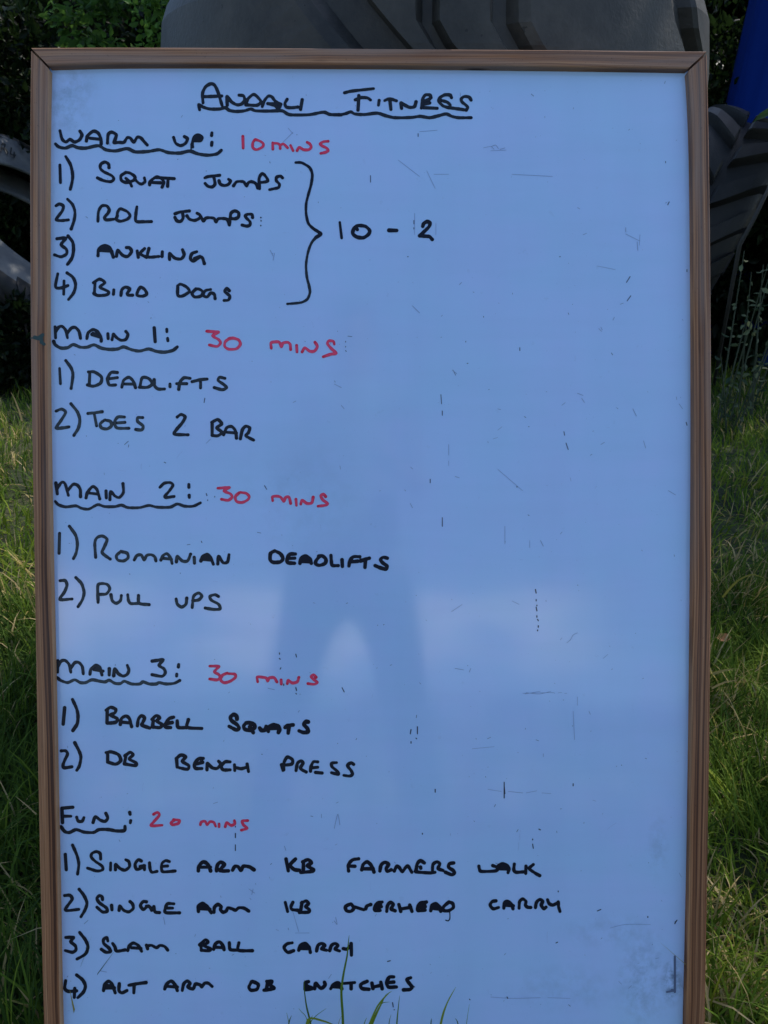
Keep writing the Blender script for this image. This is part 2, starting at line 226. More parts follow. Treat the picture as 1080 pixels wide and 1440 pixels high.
B('3) SLAM BALL CARRY', 'b', .02, 260, 1305, 250, 2.4, '100,130 95,97|90,102 125,72 140,87 115,107 155,125 145,138 100,135|175,130 185,97 210,84 230,105 238,132|190,117 232,120|270,90 275,130 315,135|328,90 325,135 410,138|652,90 620,97 602,120 625,148 660,138|692,135 700,107 730,94 755,115 762,148|705,124 758,127|715,112 745,116|800,140 808,107 830,94 850,107 830,127 860,135|880,138 890,107 912,94 930,107 912,128 940,140|962,125 985,128 1005,107|1010,95 1012,165')
B('4) ALT ARM DB SNATCHES', 'b', .1, 80, 1360, 230, 2.4, '58,90 52,140 75,160 130,157|118,140 115,200|130,52 170,85 188,125 175,165 138,202|308,155 314,117 340,94 365,112 385,170|320,137 380,137|325,122 362,124|412,110 410,155 430,170 462,155|475,120 530,110 588,102|510,115 508,170|712,145 725,112 755,92 780,117 795,155|730,127 795,132|828,155 837,112 860,92 880,107 865,130 895,145 905,135 915,112 945,117 957,132 975,107 1000,107 1025,128')
B('4) ALT ARM DB SNATCHES', 'b', .0, 330, 1360, 270, 2.5, '95,82 80,112 92,130 125,125 132,97 100,80|180,117 185,85|180,80 210,80 200,100 222,120 165,130|415,82 398,87 408,105 435,120 400,128|398,90 396,125|450,122 457,92 485,120 508,102 505,85|540,122 557,97 585,87 602,122|550,110 600,113|562,100 592,102|615,92 675,87|655,92 655,122|745,80 710,97 715,120 755,125|772,90 778,120|780,112 825,102|822,85 830,122|895,55 870,57 855,85 865,112 910,112|865,87 895,84|990,60 968,70 985,95 998,113 985,126 950,128')

# old marker residue, nicks and scratches, photo positions: x y [x y ...] / half width ; ghosts are paler
S = []
def M(hw, tone, txt):
    for s in txt.split('|'):
        v = [float(a) for a in s.replace(',', ' ').split()]
        S.append(([(v[i], v[i + 1]) for i in range(0, len(v), 2)], hw, tone))
M(.72, .8, '588,188 588,192|582,310 582,315|582,320 582,322|521,247 521,256|573,361 574,361|787,361 788,361|881,397 886,389|882,423 887,416|680,445 680,446|620,555 621,568|622,578 622,584|655,480 655,481|657,511 658,511|731,489 731,493|936,227 936,229|939,288 941,284|966,379 966,382|965,594 966,598|793,607 794,612|796,623 799,632|605,674 605,679|727,684 727,685|622,728 622,740|486,480 486,481|486,487 486,488|486,493 487,494|288,560 287,566|302,698 302,699|290,694 291,697|292,703 292,704|372,683 375,688|231,650 233,651|283,761 284,763')
M(.85, .95, '753,829 754,834|754,843 754,845|754,854 755,859|755,866 755,868|756,871 757,873|757,880 757,882|756,886 756,887|755,851 755,852|587,1022 587,1032|578,1026 577,1032|585,1038 586,1039|578,1043 578,1045|612,1110 612,1114|709,1100 709,1122|709,1105 710,1116|806,1102 806,1105|874,1076 874,1076|749,1180 749,1181|749,1187 750,1193|594,1172 594,1173|758,1166 760,1167|393,918 393,920|393,926 394,927|395,939 394,941|416,920 417,924|415,960 415,961|416,967 417,971|416,975 417,976|399,962 399,964|481,967 484,973|331,1162 331,1163|331,1172 331,1178|331,1188 331,1196|552,1410 553,1416|554,1420 555,1420|582,1387 583,1388|660,1405 661,1406|785,1253 785,1254|840,1281 845,1279|950,1297 952,1294|949,1299 950,1296|911,1289 911,1290|545,1352 549,1351|782,1326 784,1325|713,1402 714,1404')
M(.38, .33, '583,300 583,330|613,314 613,330|735,975 775,974 780,975|738,976 760,972|740,974 758,976 775,972|785,974 790,974|794,975 797,975|664,1053 695,1050|806,1000 808,1040|812,980 812,992|745,760 745,770|710,740 710,765|631,625 631,640|631,648 631,655|788,900 790,897|797,904 802,900 806,893 812,890|848,926 855,920|686,1110 705,1113|715,1113 735,1115|740,1115 755,1112|762,1115 775,1116|690,1402 720,1404 760,1403|770,1403 802,1404|410,1281 412,1283 420,1310 417,1300|415,1312 435,1312|388,1307 392,1309|858,1305 880,1300 915,1300|631,245 610,245|720,245 777,248|680,208 690,206 695,210|690,212 712,211|600,240 612,265|560,225 590,248|635,860 650,850|840,374 865,379|880,329 900,339|900,330 899,345|590,185 615,183|730,850 720,845|700,660 735,690|700,605 706,600|405,180 412,188|398,200 412,186')
M(.5, .35, '691,206 697,204 701,209|703,210 710,208|842,462 846,466|845,460 847,464|862,450 864,446|380,352 384,360|386,356 384,366|590,960 592,962|640,940 652,942|660,945 662,940|764,1060 764,1064|400,1190 402,1196|470,1165 475,1145 478,1160|470,1295 474,1300 472,1290|350,1250 358,1256|354,1258 356,1250|240,785 240,790|150,190 155,205|640,670 646,672|577,708 580,714|760,760 764,768|790,570 795,566|818,560 822,566|820,556 812,553|890,575 895,585|955,568 960,575|905,620 908,630|870,1380 874,1384|884,1390 888,1386|478,655 479,660|480,570 484,575|412,566 416,564|580,430 590,440|820,330 825,328|880,320 880,326|896,340 897,352|470,540 480,545|940,690 950,696|700,575 704,576|845,625 850,622|300,1130 306,1128|452,1145 452,1150|466,1370 462,1376|230,1290 232,1300|140,1365 150,1367')
M(1.6, .75, '949,1345 949,1395|945,1392 949,1394|938,1395 948,1393')
# ------------------------------------------------------------------ stroke sheets (union of round-ended strokes, one clean sheet)
def smooth_line(pts, n=5):
    P = np.array(pts, float)
    if len(P) < 3: return P
    E = np.vstack([2 * P[0] - P[1], P, 2 * P[-1] - P[-2]])
    out = []
    for i in range(1, len(E) - 2):
        a, b, c, d = E[i - 1], E[i], E[i + 1], E[i + 2]
        t = np.linspace(0, 1, n, endpoint=False)[:, None]
        m1, m2 = .42 * (c - a), .42 * (d - b)
        out.append((2 * t**3 - 3 * t**2 + 1) * b + (t**3 - 2 * t**2 + t) * m1 + (-2 * t**3 + 3 * t**2) * c + (t**3 - t**2) * m2)
    return np.vstack(out + [P[-1:]])

def stroke_sheet(strokes, step, to3d):
    """strokes: (points, half width, tone). Returns V, F, attributes across(0 centre..1 edge), tone, along(0 start..1 end)."""
    xs = [p[0] for s in strokes for p in s[0]]; ys = [p[1] for s in strokes for p in s[0]]
    m = 5
    x0, y0 = min(xs) - m, min(ys) - m
    nx = int((max(xs) + m - x0) / step) + 2; ny = int((max(ys) + m - y0) / step) + 2
    D = np.full((ny, nx), 9.0); T = np.zeros((ny, nx)); L = np.zeros((ny, nx)); H = np.ones((ny, nx))
    for pts, hw, tone in strokes:
        P = smooth_line(pts)
        if len(P) == 1: P = np.vstack([P, P + .01])
        seg = np.linalg.norm(np.diff(P, axis=0), axis=1); cum = np.concatenate([[0], np.cumsum(seg)]); tot = max(cum[-1], .01)
        ph = RNG.uniform(0, 6.28, 3)
        wv = hw * (1 + .07 * np.sin(cum * .35 + ph[0]) + .05 * np.sin(cum * .9 + ph[1]) + .06 * np.sin(cum * .08 + ph[2]))
        for i in range(len(P) - 1):
            a, b = P[i], P[i + 1]; r = hw * 1.2 + 1.5
            i0 = max(int((min(a[0], b[0]) - r - x0) / step), 0); i1 = min(int((max(a[0], b[0]) + r - x0) / step) + 2, nx)
            j0 = max(int((min(a[1], b[1]) - r - y0) / step), 0); j1 = min(int((max(a[1], b[1]) + r - y0) / step) + 2, ny)
            X, Y = np.meshgrid(x0 + np.arange(i0, i1) * step, y0 + np.arange(j0, j1) * step)
            ab = b - a; q = max(ab @ ab, 1e-9)
            t = np.clip(((X - a[0]) * ab[0] + (Y - a[1]) * ab[1]) / q, 0, 1)
            d = np.hypot(X - a[0] - t * ab[0], Y - a[1] - t * ab[1]) - (wv[i] * (1 - t) + wv[i + 1] * t)
            s = D[j0:j1, i0:i1]; k = d < s
            s[k] = d[k]; T[j0:j1, i0:i1][k] = tone; H[j0:j1, i0:i1][k] = hw
            L[j0:j1, i0:i1][k] = ((cum[i] + t * seg[i]) / tot)[k]
    ins = D < 0
    c = [ins[:-1, :-1], ins[:-1, 1:], ins[1:, 1:], ins[1:, :-1]]
    cnt = sum(a.astype(int) for a in c)
    idx = -np.ones((ny, nx), int); used = np.zeros((ny, nx), bool)
    any_ = cnt > 0
    for dy, dx in ((0, 0), (0, 1), (1, 1), (1, 0)):
        used[dy:ny - 1 + dy, dx:nx - 1 + dx] |= any_
    used &= ins
    jj, ii = np.nonzero(used); idx[jj, ii] = np.arange(len(jj))
    vx = list(x0 + ii * step); vy = list(y0 + jj * step)
    vt = list(T[jj, ii]); vl = list(L[jj, ii]); vd = list(np.clip(1 + D[jj, ii] / H[jj, ii], 0, 1))
    fj, fi = np.nonzero(cnt == 4)
    quads = np.stack([idx[fj, fi], idx[fj, fi + 1], idx[fj + 1, fi + 1], idx[fj + 1, fi]], 1)
    edge = {}
    def ev(a, b):
        key = (a, b) if a < b else (b, a)
        if key in edge: return edge[key]
        da, db = D[a], D[b]; t = da / (da - db) if da != db else .5
        e = len(vx); edge[key] = e
        vx.append(x0 + (a[1] + t * (b[1] - a[1])) * step); vy.append(y0 + (a[0] + t * (b[0] - a[0])) * step)
        src = a if da < 0 else b
        vt.append(T[src]); vl.append(L[src]); vd.append(1.0)
        return e
    by = {3: [], 4: [], 5: [], 6: []}
    pj, pi = np.nonzero((cnt > 0) & (cnt < 4))
    for j, i in zip(pj, pi):
        cs = [(j, i), (j, i + 1), (j + 1, i + 1), (j + 1, i)]; poly = []
        for k in range(4):
            a, b = cs[k], cs[(k + 1) % 4]
            if ins[a]: poly.append(idx[a])
            if ins[a] != ins[b]: poly.append(ev(a, b))
        if len(poly) in by: by[len(poly)].append(poly)
    F = ([quads] if len(quads) else []) + [np.array(v, int) for v in by.values() if v]
    F = [f[:, ::-1] for f in F]
    V = to3d(np.array(vx), np.array(vy))
    return V, F, np.array(vd), np.array(vt), np.array(vl)

# ------------------------------------------------------------------ materials of the board
def mat_ink(name, edge, core, core_dry, rough):
    m = NT(name); d = m.at('across'); t = m.at('tone'); l = m.at('along')
    n1 = m.noise(m.obj(), 160, 3); n2 = m.noise(m.obj(), 700, 2)
    pool = m.math('MULTIPLY', m.math('SUBTRACT', 1.0, m.math('SMOOTH_MIN', m.math('MULTIPLY', m.math('SUBTRACT', 1.0, d), 2.6), 1.0, .2)), 1.0)
    dry = m.math('MULTIPLY', m.math('SUBTRACT', 1.0, pool), t)
    endf = m.math('MULTIPLY', m.math('SMOOTHSTEP', l, 0, .1) if False else m.n('ShaderNodeMapRange', {0: l, 1: 0, 2: .10, 3: .15, 4: 1}).outputs[0], m.n('ShaderNodeMapRange', {0: l, 1: .90, 2: 1, 3: 1, 4: .15}).outputs[0])
    dry = m.math('MULTIPLY', dry, endf)
    dry = m.math('MULTIPLY', dry, m.math('ADD', .45, m.math('MULTIPLY', n1, 1.1)))
    c = m.mix(dry, edge, core_dry)
    c = m.mix(m.math('MULTIPLY', n2, .35), c, core)
    m.set(Base_Color=c, Roughness=rough, IOR=1.45)
    m.p.inputs['Specular IOR Level'].default_value = .25
    return m.m
INK = {'b': mat_ink('black_marker_ink', (.0035, .005, .016), (.006, .007, .014), (.055, .075, .085), .42),
       'r': mat_ink('red_marker_ink', (.62, .012, .045), (.80, .025, .075), (.95, .10, .20), .4)}

def mat_residue():
    m = NT('marker_residue'); t = m.at('tone')
    c = m.mix(t, (.36, .47, .74), (.008, .012, .04))
    m.set(Base_Color=c, Roughness=.4); return m.m

def mat_panel():
    m = NT('whiteboard_enamel'); v = m.obj()
    big = m.noise(v, 2.2, 3); streak = m.noise(m.mapv(v, (14, 14, 2.2)), 1.0, 4); wipe = m.noise(m.mapv(v, (3, 3, 26)), 1.0, 4, .6)
    fine = m.noise(v, 55, 5, .7); speck = m.noise(v, 420, 2)
    c = m.mix(m.math('MULTIPLY', big, .25), (.43, .595, .865), (.405, .58, .86))
    mott = m.n('ShaderNodeMapRange', {0: m.noise(v, 11, 4, .6), 1: .38, 2: .62, 3: 0, 4: .75}).outputs[0]
    c = m.mix(mott, c, (.455, .575, .87))
    c = m.mix(m.n('ShaderNodeMapRange', {0: m.noise(m.mapv(v, (5, 5, 9)), 1.0, 3), 1: .45, 2: .7, 3: 0, 4: .5}).outputs[0], c, (.39, .60, .82))
    c = m.mix(m.math('MULTIPLY', m.math('SUBTRACT', streak, .42), .75), c, (.36, .50, .75))
    c = m.mix(m.math('MULTIPLY', m.math('SUBTRACT', wipe, .45), .55), c, (.34, .48, .70))
    # faint dirt that never wiped off, in clumps
    dm = m.math('MULTIPLY', m.math('SMOOTHSTEP' if False else 'GREATER_THAN', fine, .66), .10)
    c = m.mix(dm, c, (.2, .27, .42))
    sm = m.math('MULTIPLY', m.math('GREATER_THAN', speck, .735), m.math('MULTIPLY', m.math('GREATER_THAN', m.noise(v, 9, 2), .5), .45))
    c = m.mix(sm, c, (.09, .12, .22))
    # grubby lower right corner and upper left edge
    sep = m.n('ShaderNodeSeparateXYZ', {0: v})
    def blob(cx, cz, rx, rz, amt, sc):
        a = m.math('DIVIDE', m.math('SUBTRACT', sep.outputs[0], cx), rx); b = m.math('DIVIDE', m.math('SUBTRACT', sep.outputs[2], cz), rz)
        r = m.math('SQRT', m.math('ADD', m.math('MULTIPLY', a, a), m.math('MULTIPLY', b, b)))
        f = m.n('ShaderNodeMapRange', {0: r, 1: .3, 2: 1.0, 3: amt, 4: 0.0}).outputs[0]
        return m.math('MULTIPLY', f, m.n('ShaderNodeMapRange', {0: m.noise(v, sc, 5, .7), 1: .42, 2: .62, 3: 0, 4: 1}).outputs[0])
    for (px, py, rx, rz, amt, sc) in ((905, 1380, .045, .09, .3, 60), (945, 1380, .018, .04, .8, 70), (95, 150, .04, .05, .3, 60), (800, 1390, .10, .04, .16, 40),
                                      (860, 1310, .09, .03, .18, 40), (100, 120, .05, .03, .3, 50), (420, 700, .12, .10, .08, 30), (925, 1190, .02, .06, .2, 50)):
        q = P2B(px, py)
        c = m.mix(blob(float(q[0]), float(q[2]), rx, rz, amt, sc), c, (.13, .17, .24))
    m.set(Base_Color=c, Roughness=m.math('ADD', .055, m.math('MULTIPLY', wipe, .08)), IOR=1.5)
    m.bump(m.noise(v, 6, 2), .06, .01)
    return m.m

def mat_wood():
    """grain attribute: x along the rail (m), y across, z tint of the inner lip"""
    m = NT('weathered_stained_pine'); g = m.at('grain', 'Vector'); lit_lip = m.at('lit_lip'); sd = m.at('shift')
    sep = m.n('ShaderNodeSeparateXYZ', {0: g})
    wob = m.noise(m.mapv(g, (2.2, 20, 20)), 1.0, 3)
    y2 = m.math('ADD', m.math('ADD', sep.outputs[1], sd), m.math('MULTIPLY', wob, .012))
    cv = m.n('ShaderNodeCombineXYZ', {0: m.math('MULTIPLY', sep.outputs[0], 1.1), 1: m.math('MULTIPLY', y2, 330), 2: m.math('MULTIPLY', sep.outputs[2], 40)}).outputs[0]
    g1 = m.noise(cv, 1.0, 3, .5)
    cv2 = m.n('ShaderNodeCombineXYZ', {0: m.math('MULTIPLY', sep.outputs[0], 6), 1: m.math('MULTIPLY', y2, 900), 2: sep.outputs[2]}).outputs[0]
    g2 = m.noise(cv2, 1.0, 3)
    c = m.ramp(g1, [(.35, (.040, .012, .005)), (.44, (.19, .070, .026)), (.52, (.33, .135, .054)), (.66, (.46, .225, .105))])
    c = m.mix(m.n('ShaderNodeMapRange', {0: g2, 1: .40, 2: .66, 3: 0, 4: .65}).outputs[0], c, (.10, .036, .016))
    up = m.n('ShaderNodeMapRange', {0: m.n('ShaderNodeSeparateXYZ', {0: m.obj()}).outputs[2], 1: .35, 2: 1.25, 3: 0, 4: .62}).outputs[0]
    grey_mix = m.math('MULTIPLY', m.n('ShaderNodeMapRange', {0: m.noise(m.mapv(g, (3.5, 60, 10)), 1.0, 4), 1: .36, 2: .64, 3: .1, 4: 1.0}).outputs[0], m.math('ADD', up, .05))  # grey patches along the grain, stronger towards the top
    c = m.mix(grey_mix, c, (.27, .195, .16))
    kn = m.n('ShaderNodeTexVoronoi', {'Vector': m.mapv(g, (5.5, 38, 30)), 'Scale': 1.0, 'Randomness': 1.0}).outputs['Distance']
    kf = m.n('ShaderNodeMapRange', {0: kn, 1: .04, 2: .13, 3: .85, 4: 0}).outputs[0]
    c = m.mix(kf, c, (.028, .013, .008))
    c = m.mix(m.math('MULTIPLY', lit_lip, m.math('ADD', .35, m.math('MULTIPLY', g1, .8))), c, (.52, .29, .15))  # left rail's inner face painted paler, as if light fell on it
    st = m.math('MULTIPLY', m.math('GREATER_THAN', m.noise(g, 420, 2), .70), .35)
    c = m.mix(st, c, (.03, .018, .012))
    m.set(Base_Color=c, Roughness=.72); m.p.inputs['Specular IOR Level'].default_value = .3
    m.bump(m.math('ADD', g1, m.math('MULTIPLY', g2, .6)), .35, .0012)
    return m.m
WOOD = mat_wood()

def mat_flat(name, col, rough=.6, ns=40, var=.35):
    m = NT(name); n = m.noise(m.obj(), ns, 4, .6)
    c = m.mix(m.math('MULTIPLY', n, var * 2), col, tuple(a * .35 for a in col)); m.set(Base_Color=c, Roughness=rough)
    return m.m

# ------------------------------------------------------------------ whiteboard
board = empty('whiteboard'); board.matrix_world = BOARD_M
tag(board, 'large wood framed whiteboard covered in handwritten fitness notes, leaning on tyres in grass', 'whiteboard')
HF = .0125                                       # the frame stands this far proud of the panel
def poly(pairs, axis):
    a = np.array(pairs, float); return a
# photographed outlines of the front faces (the old rails are slightly bowed)
OUT = {'left': [(43, 66.5), (42, 130), (41.5, 200), (41.8, 340), (42.5, 480), (45, 640), (48, 800), (52, 1040), (56, 1240), (61, 1440), (63, 1506)],
       'right': [(994.5, 71.5), (996, 130), (997.5, 200), (999.3, 340), (1000.4, 480), (1001, 640), (1000.6, 800), (998.3, 1040), (995, 1240), (991.6, 1440), (990, 1506)],
       'top': [(43, 66.5), (150, 66), (270, 66.2), (400, 67), (540, 68), (800, 69.8), (994.5, 71.5)],
       'bottom': [(63, 1506), (300, 1507), (540, 1507), (800, 1507), (990, 1506)]}
INN = {'left': [(68, 92), (66, 200), (66, 340), (66, 480), (68, 640), (71, 800), (76.5, 1040), (80.5, 1240), (84, 1440), (86, 1480)],
       'right': [(967.5, 96), (971, 130), (973.3, 200), (975, 340), (975.8, 480), (976, 640), (975, 800), (972.6, 1040), (969.5, 1240), (965, 1440), (964, 1480)],
       'top': [(68, 92), (150, 89.5), (270, 89.2), (400, 89.8), (540, 90.5), (800, 93.5), (967.5, 96)],
       'bottom': [(86, 1480), (540, 1481), (964, 1480)]}
def resample(pts, n):
    P = P2B(*np.array(pts, float).T, h=HF)[:, [0, 2]]
    s = np.concatenate([[0], np.cumsum(np.linalg.norm(np.diff(P, axis=0), axis=1))]); t = np.linspace(0, s[-1], n)
    Q = np.stack([np.interp(t, s, P[:, 0]), np.interp(t, s, P[:, 1])], 1)
    for _ in range(6): Q[1:-1] = .25 * Q[:-2] + .5 * Q[1:-1] + .25 * Q[2:]
    return Q
PROF = [(0, -.022), (0, .0105), (.03, .0118), (.075, .0125), (.90, .0125), (.955, .0119), (1, .0105), (1, -.022)]
for k, side in enumerate(('top', 'left', 'right', 'bottom')):
    n = 60
    O, I = resample(OUT[side], n), resample(INN[side], n)
    # mitre saw-cuts: the upright rails stop a hair short of the cross rails
    if side in ('left', 'right'):
        for A in (O, I):
            A[0] += (A[1] - A[0]) / np.linalg.norm(A[1] - A[0]) * .0038; A[-1] += (A[-2] - A[-1]) / np.linalg.norm(A[-2] - A[-1]) * .0015
    V = []; G = []; LP = []
    wd = np.linalg.norm(O[n // 2] - I[n // 2]); ln = np.linalg.norm(O[-1] - O[0])
    for i in range(n):
        for f, h in PROF:
            q = O[i] * (1 - f) + I[i] * f
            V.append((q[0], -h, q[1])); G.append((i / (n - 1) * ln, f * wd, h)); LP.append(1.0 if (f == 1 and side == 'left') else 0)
    p = len(PROF); F = []
    for i in range(n - 1):
        for j in range(p): F.append((i * p + j, i * p + (j + 1) % p, (i + 1) * p + (j + 1) % p, (i + 1) * p + j))
    F += [tuple(range(p)), tuple((n - 1) * p + j for j in range(p))[::-1]]
    me = mesh_py('frame_rail', V, F); attr3(me, 'grain', np.array(G)); attr(me, 'lit_lip', np.array(LP)); attr(me, 'shift', np.full(len(V), .37 * k + .11))
    bm = bmesh.new(); bm.from_mesh(me); bmesh.ops.recalc_face_normals(bm, faces=bm.faces); bm.to_mesh(me); bm.free()
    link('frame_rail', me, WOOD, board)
# dark marker smear on the left rail, blackened staple nick on the top rail
def on_frame(X, Y): return P2B(X, Y, h=HF + .0004)
sm_ = [([(43, 475.5), (48, 475)], .9, .3), ([(49, 474.5), (56, 476.5)], 2.6, .3), ([(54, 475), (60, 471)], 2.6, .3), ([(58, 481), (62, 484)], 2.2, .6), ([(58, 472), (59, 482)], 2.0, .5)]
V, F, d, t, l = stroke_sheet(sm_, .5, on_frame)
me = mesh_np('paint_smear', V, F); link('paint_smear', me, mat_flat('dark_green_smear', (.010, .045, .040), .5, 300, .3), board)['label'] = 'dark green smear on the left rail'

# panel: a slab whose edge disappears under the rails
def panel_mesh():
    zs = np.linspace(P2B(540, 1490)[2], P2B(540, 88.5)[2], 60); nx = 26
    e = []
    for side in ('left', 'right'):
        o, i = resample(OUT[side], 60), resample(INN[side], 60); m_ = .15 * o + .85 * i
        e.append(np.interp(zs, m_[::-1, 1], m_[::-1, 0]))
    V = []
    for h in (0, .009):
        V += [(e[0][j] * (1 - t) + e[1][j] * t, h, z) for j, z in enumerate(zs) for t in np.linspace(0, 1, nx)]
    n = len(V) // 2; q = [(j * nx + i, j * nx + i + 1, (j + 1) * nx + i + 1, (j + 1) * nx + i) for j in range(len(zs) - 1) for i in range(nx - 1)]
    F = q + [tuple(n + k for k in f[::-1]) for f in q]
    return mesh_py('panel', V, F)
panel = link('panel', panel_mesh(), mat_panel(), board)

lines = []
for l in W:
    if (l[0], l[1]) not in lines: lines.append((l[0], l[1]))
def ink3d(X, Y): return P2B(X, Y, h=.0004)
for name, ink in lines:
    ss = [(s[3], s[4], s[2]) for s in W if s[0] == name and s[1] == ink]
    V, F, d, t, l = stroke_sheet(ss, .6, ink3d)
    me = mesh_np('handwritten_text', V, F); attr(me, 'across', d); attr(me, 'tone', t); attr(me, 'along', l)
    o = link('handwritten_text', me, INK[ink], panel)
    words_ = name.replace(' first', '').replace(' second', '').replace(' third', '')
    o['label'] = ('red' if ink == 'r' else 'black') + ' handwriting reading ' + words_ if name.startswith('ANDALI') is False and not name.startswith('bracket') else ('black underlined handwritten title' if name.startswith('ANDALI') else 'black curly bracket and numerals 10 - 2')
rs = [(p, hw * .9, tone) for p, hw, tone in S]
for _ in range(330):                              # pin-head specks of old ink
    x, y = RNG.uniform(85, 960), RNG.uniform(105, 1425)
    a = RNG.uniform(0, 6.28); L_ = RNG.exponential(1.6)
    rs.append(([(x, y), (x + math.cos(a) * L_, y + math.sin(a) * L_)], RNG.uniform(.28, .5), RNG.uniform(.2, .75)))
for _ in range(22):                               # hairline scratches
    x, y = RNG.uniform(85, 950), RNG.uniform(110, 1420); a = RNG.choice([1.57, 0, RNG.uniform(0, 3.1)]) + RNG.normal(0, .08); L_ = RNG.uniform(4, 16)
    rs.append(([(x, y), (x + math.cos(a) * L_ * .5 + RNG.normal(0, .6), y + math.sin(a) * L_ * .5), (x + math.cos(a) * L_, y + math.sin(a) * L_)], .22, RNG.uniform(.05, .22)))
def res3d(X, Y): return P2B(X, Y, h=.0003)
V, F, d, t, l = stroke_sheet(rs, .45, res3d)
me = mesh_np('marker_residue', V, F); attr(me, 'tone', t); link('marker_residue', me, mat_residue(), panel)['kind'] = 'stuff'
# ------------------------------------------------------------------ ground
def mat_ground():
    m = NT('earth_under_grass'); v = m.obj()
    c = m.ramp(m.noise(v, 3, 6, .65), [(.3, (.014, .017, .005)), (.55, (.032, .042, .010)), (.75, (.060, .055, .022))])
    m.set(Base_Color=c, Roughness=1.0); m.bump(m.noise(v, 30, 5), .6, .03); return m.m
def ground_h(x, y):
    return .012 * np.sin(x * 2.1 + .4) + .012 * np.sin(y * 1.7 + x) - .012
def ground_mesh():
    a = np.concatenate([[-900, -300, -100, -40, -15, -8], np.linspace(-5, 5, 41), [8, 15, 40, 100, 300, 900]]); b = a + 2.0
    X, Y = np.meshgrid(a, b); near = np.exp(-((X / 6) ** 4 + ((Y - 2) / 6) ** 4)); Z = ground_h(X, Y) * near
    n = len(a); i, j = np.meshgrid(np.arange(n - 1), np.arange(n - 1)); k = (j * n + i).ravel()
    F = np.stack([k, k + 1, k + n + 1, k + n], 1)
    return mesh_np('ground', np.stack([X, Y, Z], -1).reshape(-1, 3), [F], True)
tag(link('ground', ground_mesh(), mat_ground()), kind='structure')

# ------------------------------------------------------------------ tyres
def mat_rubber(name, base, dust, amt):
    m = NT(name); v = m.obj()
    n1 = m.noise(v, 5, 6, .65); n2 = m.noise(v, 45, 4, .6)
    f = m.math('MULTIPLY', m.n('ShaderNodeMapRange', {0: n1, 1: .35, 2: .72, 3: .0, 4: 1.0}).outputs[0], m.math('ADD', .5, m.math('MULTIPLY', n2, .8)))
    c = m.mix(m.math('MULTIPLY', f, amt), base, dust)
    nick = m.math('GREATER_THAN', m.noise(v, 75, 2), .73)
    c = m.mix(m.math('MULTIPLY', nick, .6), c, (.008, .008, .008))
    m.set(Base_Color=c, Roughness=m.math('ADD', .42, m.math('MULTIPLY', n1, .25)))
    m.p.inputs['Specular IOR Level'].default_value = .28
    m.bump(m.math('ADD', m.math('MULTIPLY', n2, .4), m.noise(v, 160, 3)), .22, .004)
    return m.m
RUB = mat_rubber('old_black_rubber', (.016, .0155, .015), (.085, .078, .068), .85)
RUB3 = mat_rubber('dark_black_rubber', (.007, .007, .0075), (.024, .023, .021), .7)
RUB2 = mat_rubber('dusty_grey_rubber', (.085, .088, .092), (.19, .185, .175), .9)

def casing_profile(Rr, w, hole):
    """closed (radius, z) loop: outer crown, shoulder, bulged sidewall, bead, inside"""
    h = w / 2
    return [(Rr, 0), (Rr - .004, h * .35), (Rr - .016, h * .66), (Rr - .040, h * .88), (Rr - .075, h * .985), (Rr - .12, h * 1.0),
            (Rr - (Rr - hole) * .5, h * 1.03), (Rr - (Rr - hole) * .72, h * .97), (hole + .035, h * .86), (hole + .022, h * .88), (hole + .006, h * .86), (hole, h * .80), (hole + .004, h * .70), (hole + .02, h * .66),
            (hole + (Rr - hole) * .35, h * .84), (Rr - .09, h * .80), (Rr - .05, h * .55), (Rr - .04, 0)]
def full_loop(Rr, w, hole):
    P = casing_profile(Rr, w, hole)
    return P + [(r, -z) for r, z in P[-2:0:-1]]
def lathe(P, n):
    V = []; F = []; p = len(P)
    for i in range(n):
        a = 2 * math.pi * i / n
        V += [(r * math.cos(a), r * math.sin(a), z) for r, z in P]
    for i in range(n):
        i2 = (i + 1) % n
        for j in range(p): j2 = (j + 1) % p; F.append((i * p + j, i2 * p + j, i2 * p + j2, i * p + j2))
    return V, F
def crown_r(Rr, w, z):
    h = w / 2; zz = min(abs(z), h * 1.02)
    pts = [(0, Rr), (h * .35, Rr - .004), (h * .66, Rr - .016), (h * .88, Rr - .040), (h * .985, Rr - .075), (h * 1.03, Rr - .11)]
    return float(np.interp(zz, [a for a, _ in pts], [b for _, b in pts]))
def lug(V, F, Rr, w, ang_of, half_of, z0, z1, hgt, ns=6, nz=12):
    """raised block: ang_of(z) centre angle, half_of(z) half width in radians, between heights z0..z1"""
    b = len(V); cols = [(-1, 0), (-.93, .75), (-.84, 1.0)] + [(t, 1.0) for t in np.linspace(-.55, .55, ns)] + [(.84, 1.0), (.93, .75), (1, 0)]
    rows = [(0, 0), (.02, .8), (.06, 1.0)] + [(t, 1.0) for t in np.linspace(.15, .85, nz)] + [(.94, 1.0), (.98, .8), (1, 0)]
    for tz, hz in rows:
        z = z0 + (z1 - z0) * tz
        for s, hs in cols:
            sp = s * half_of(z) if hs > 0 else s * (half_of(z) + .008 / Rr)
            a = ang_of(z) + sp
            h = hgt * min(hs, hz) - (.012 if min(hs, hz) == 0 else 0)
            r = crown_r(Rr, w, z) + h
            V.append((r * math.cos(a), r * math.sin(a), z))
    m = len(cols)
    for i in range(len(rows) - 1):
        for j in range(m - 1): F.append((b + i * m + j, b + i * m + j + 1, b + (i + 1) * m + j + 1, b + (i + 1) * m + j))
KNEE = {}
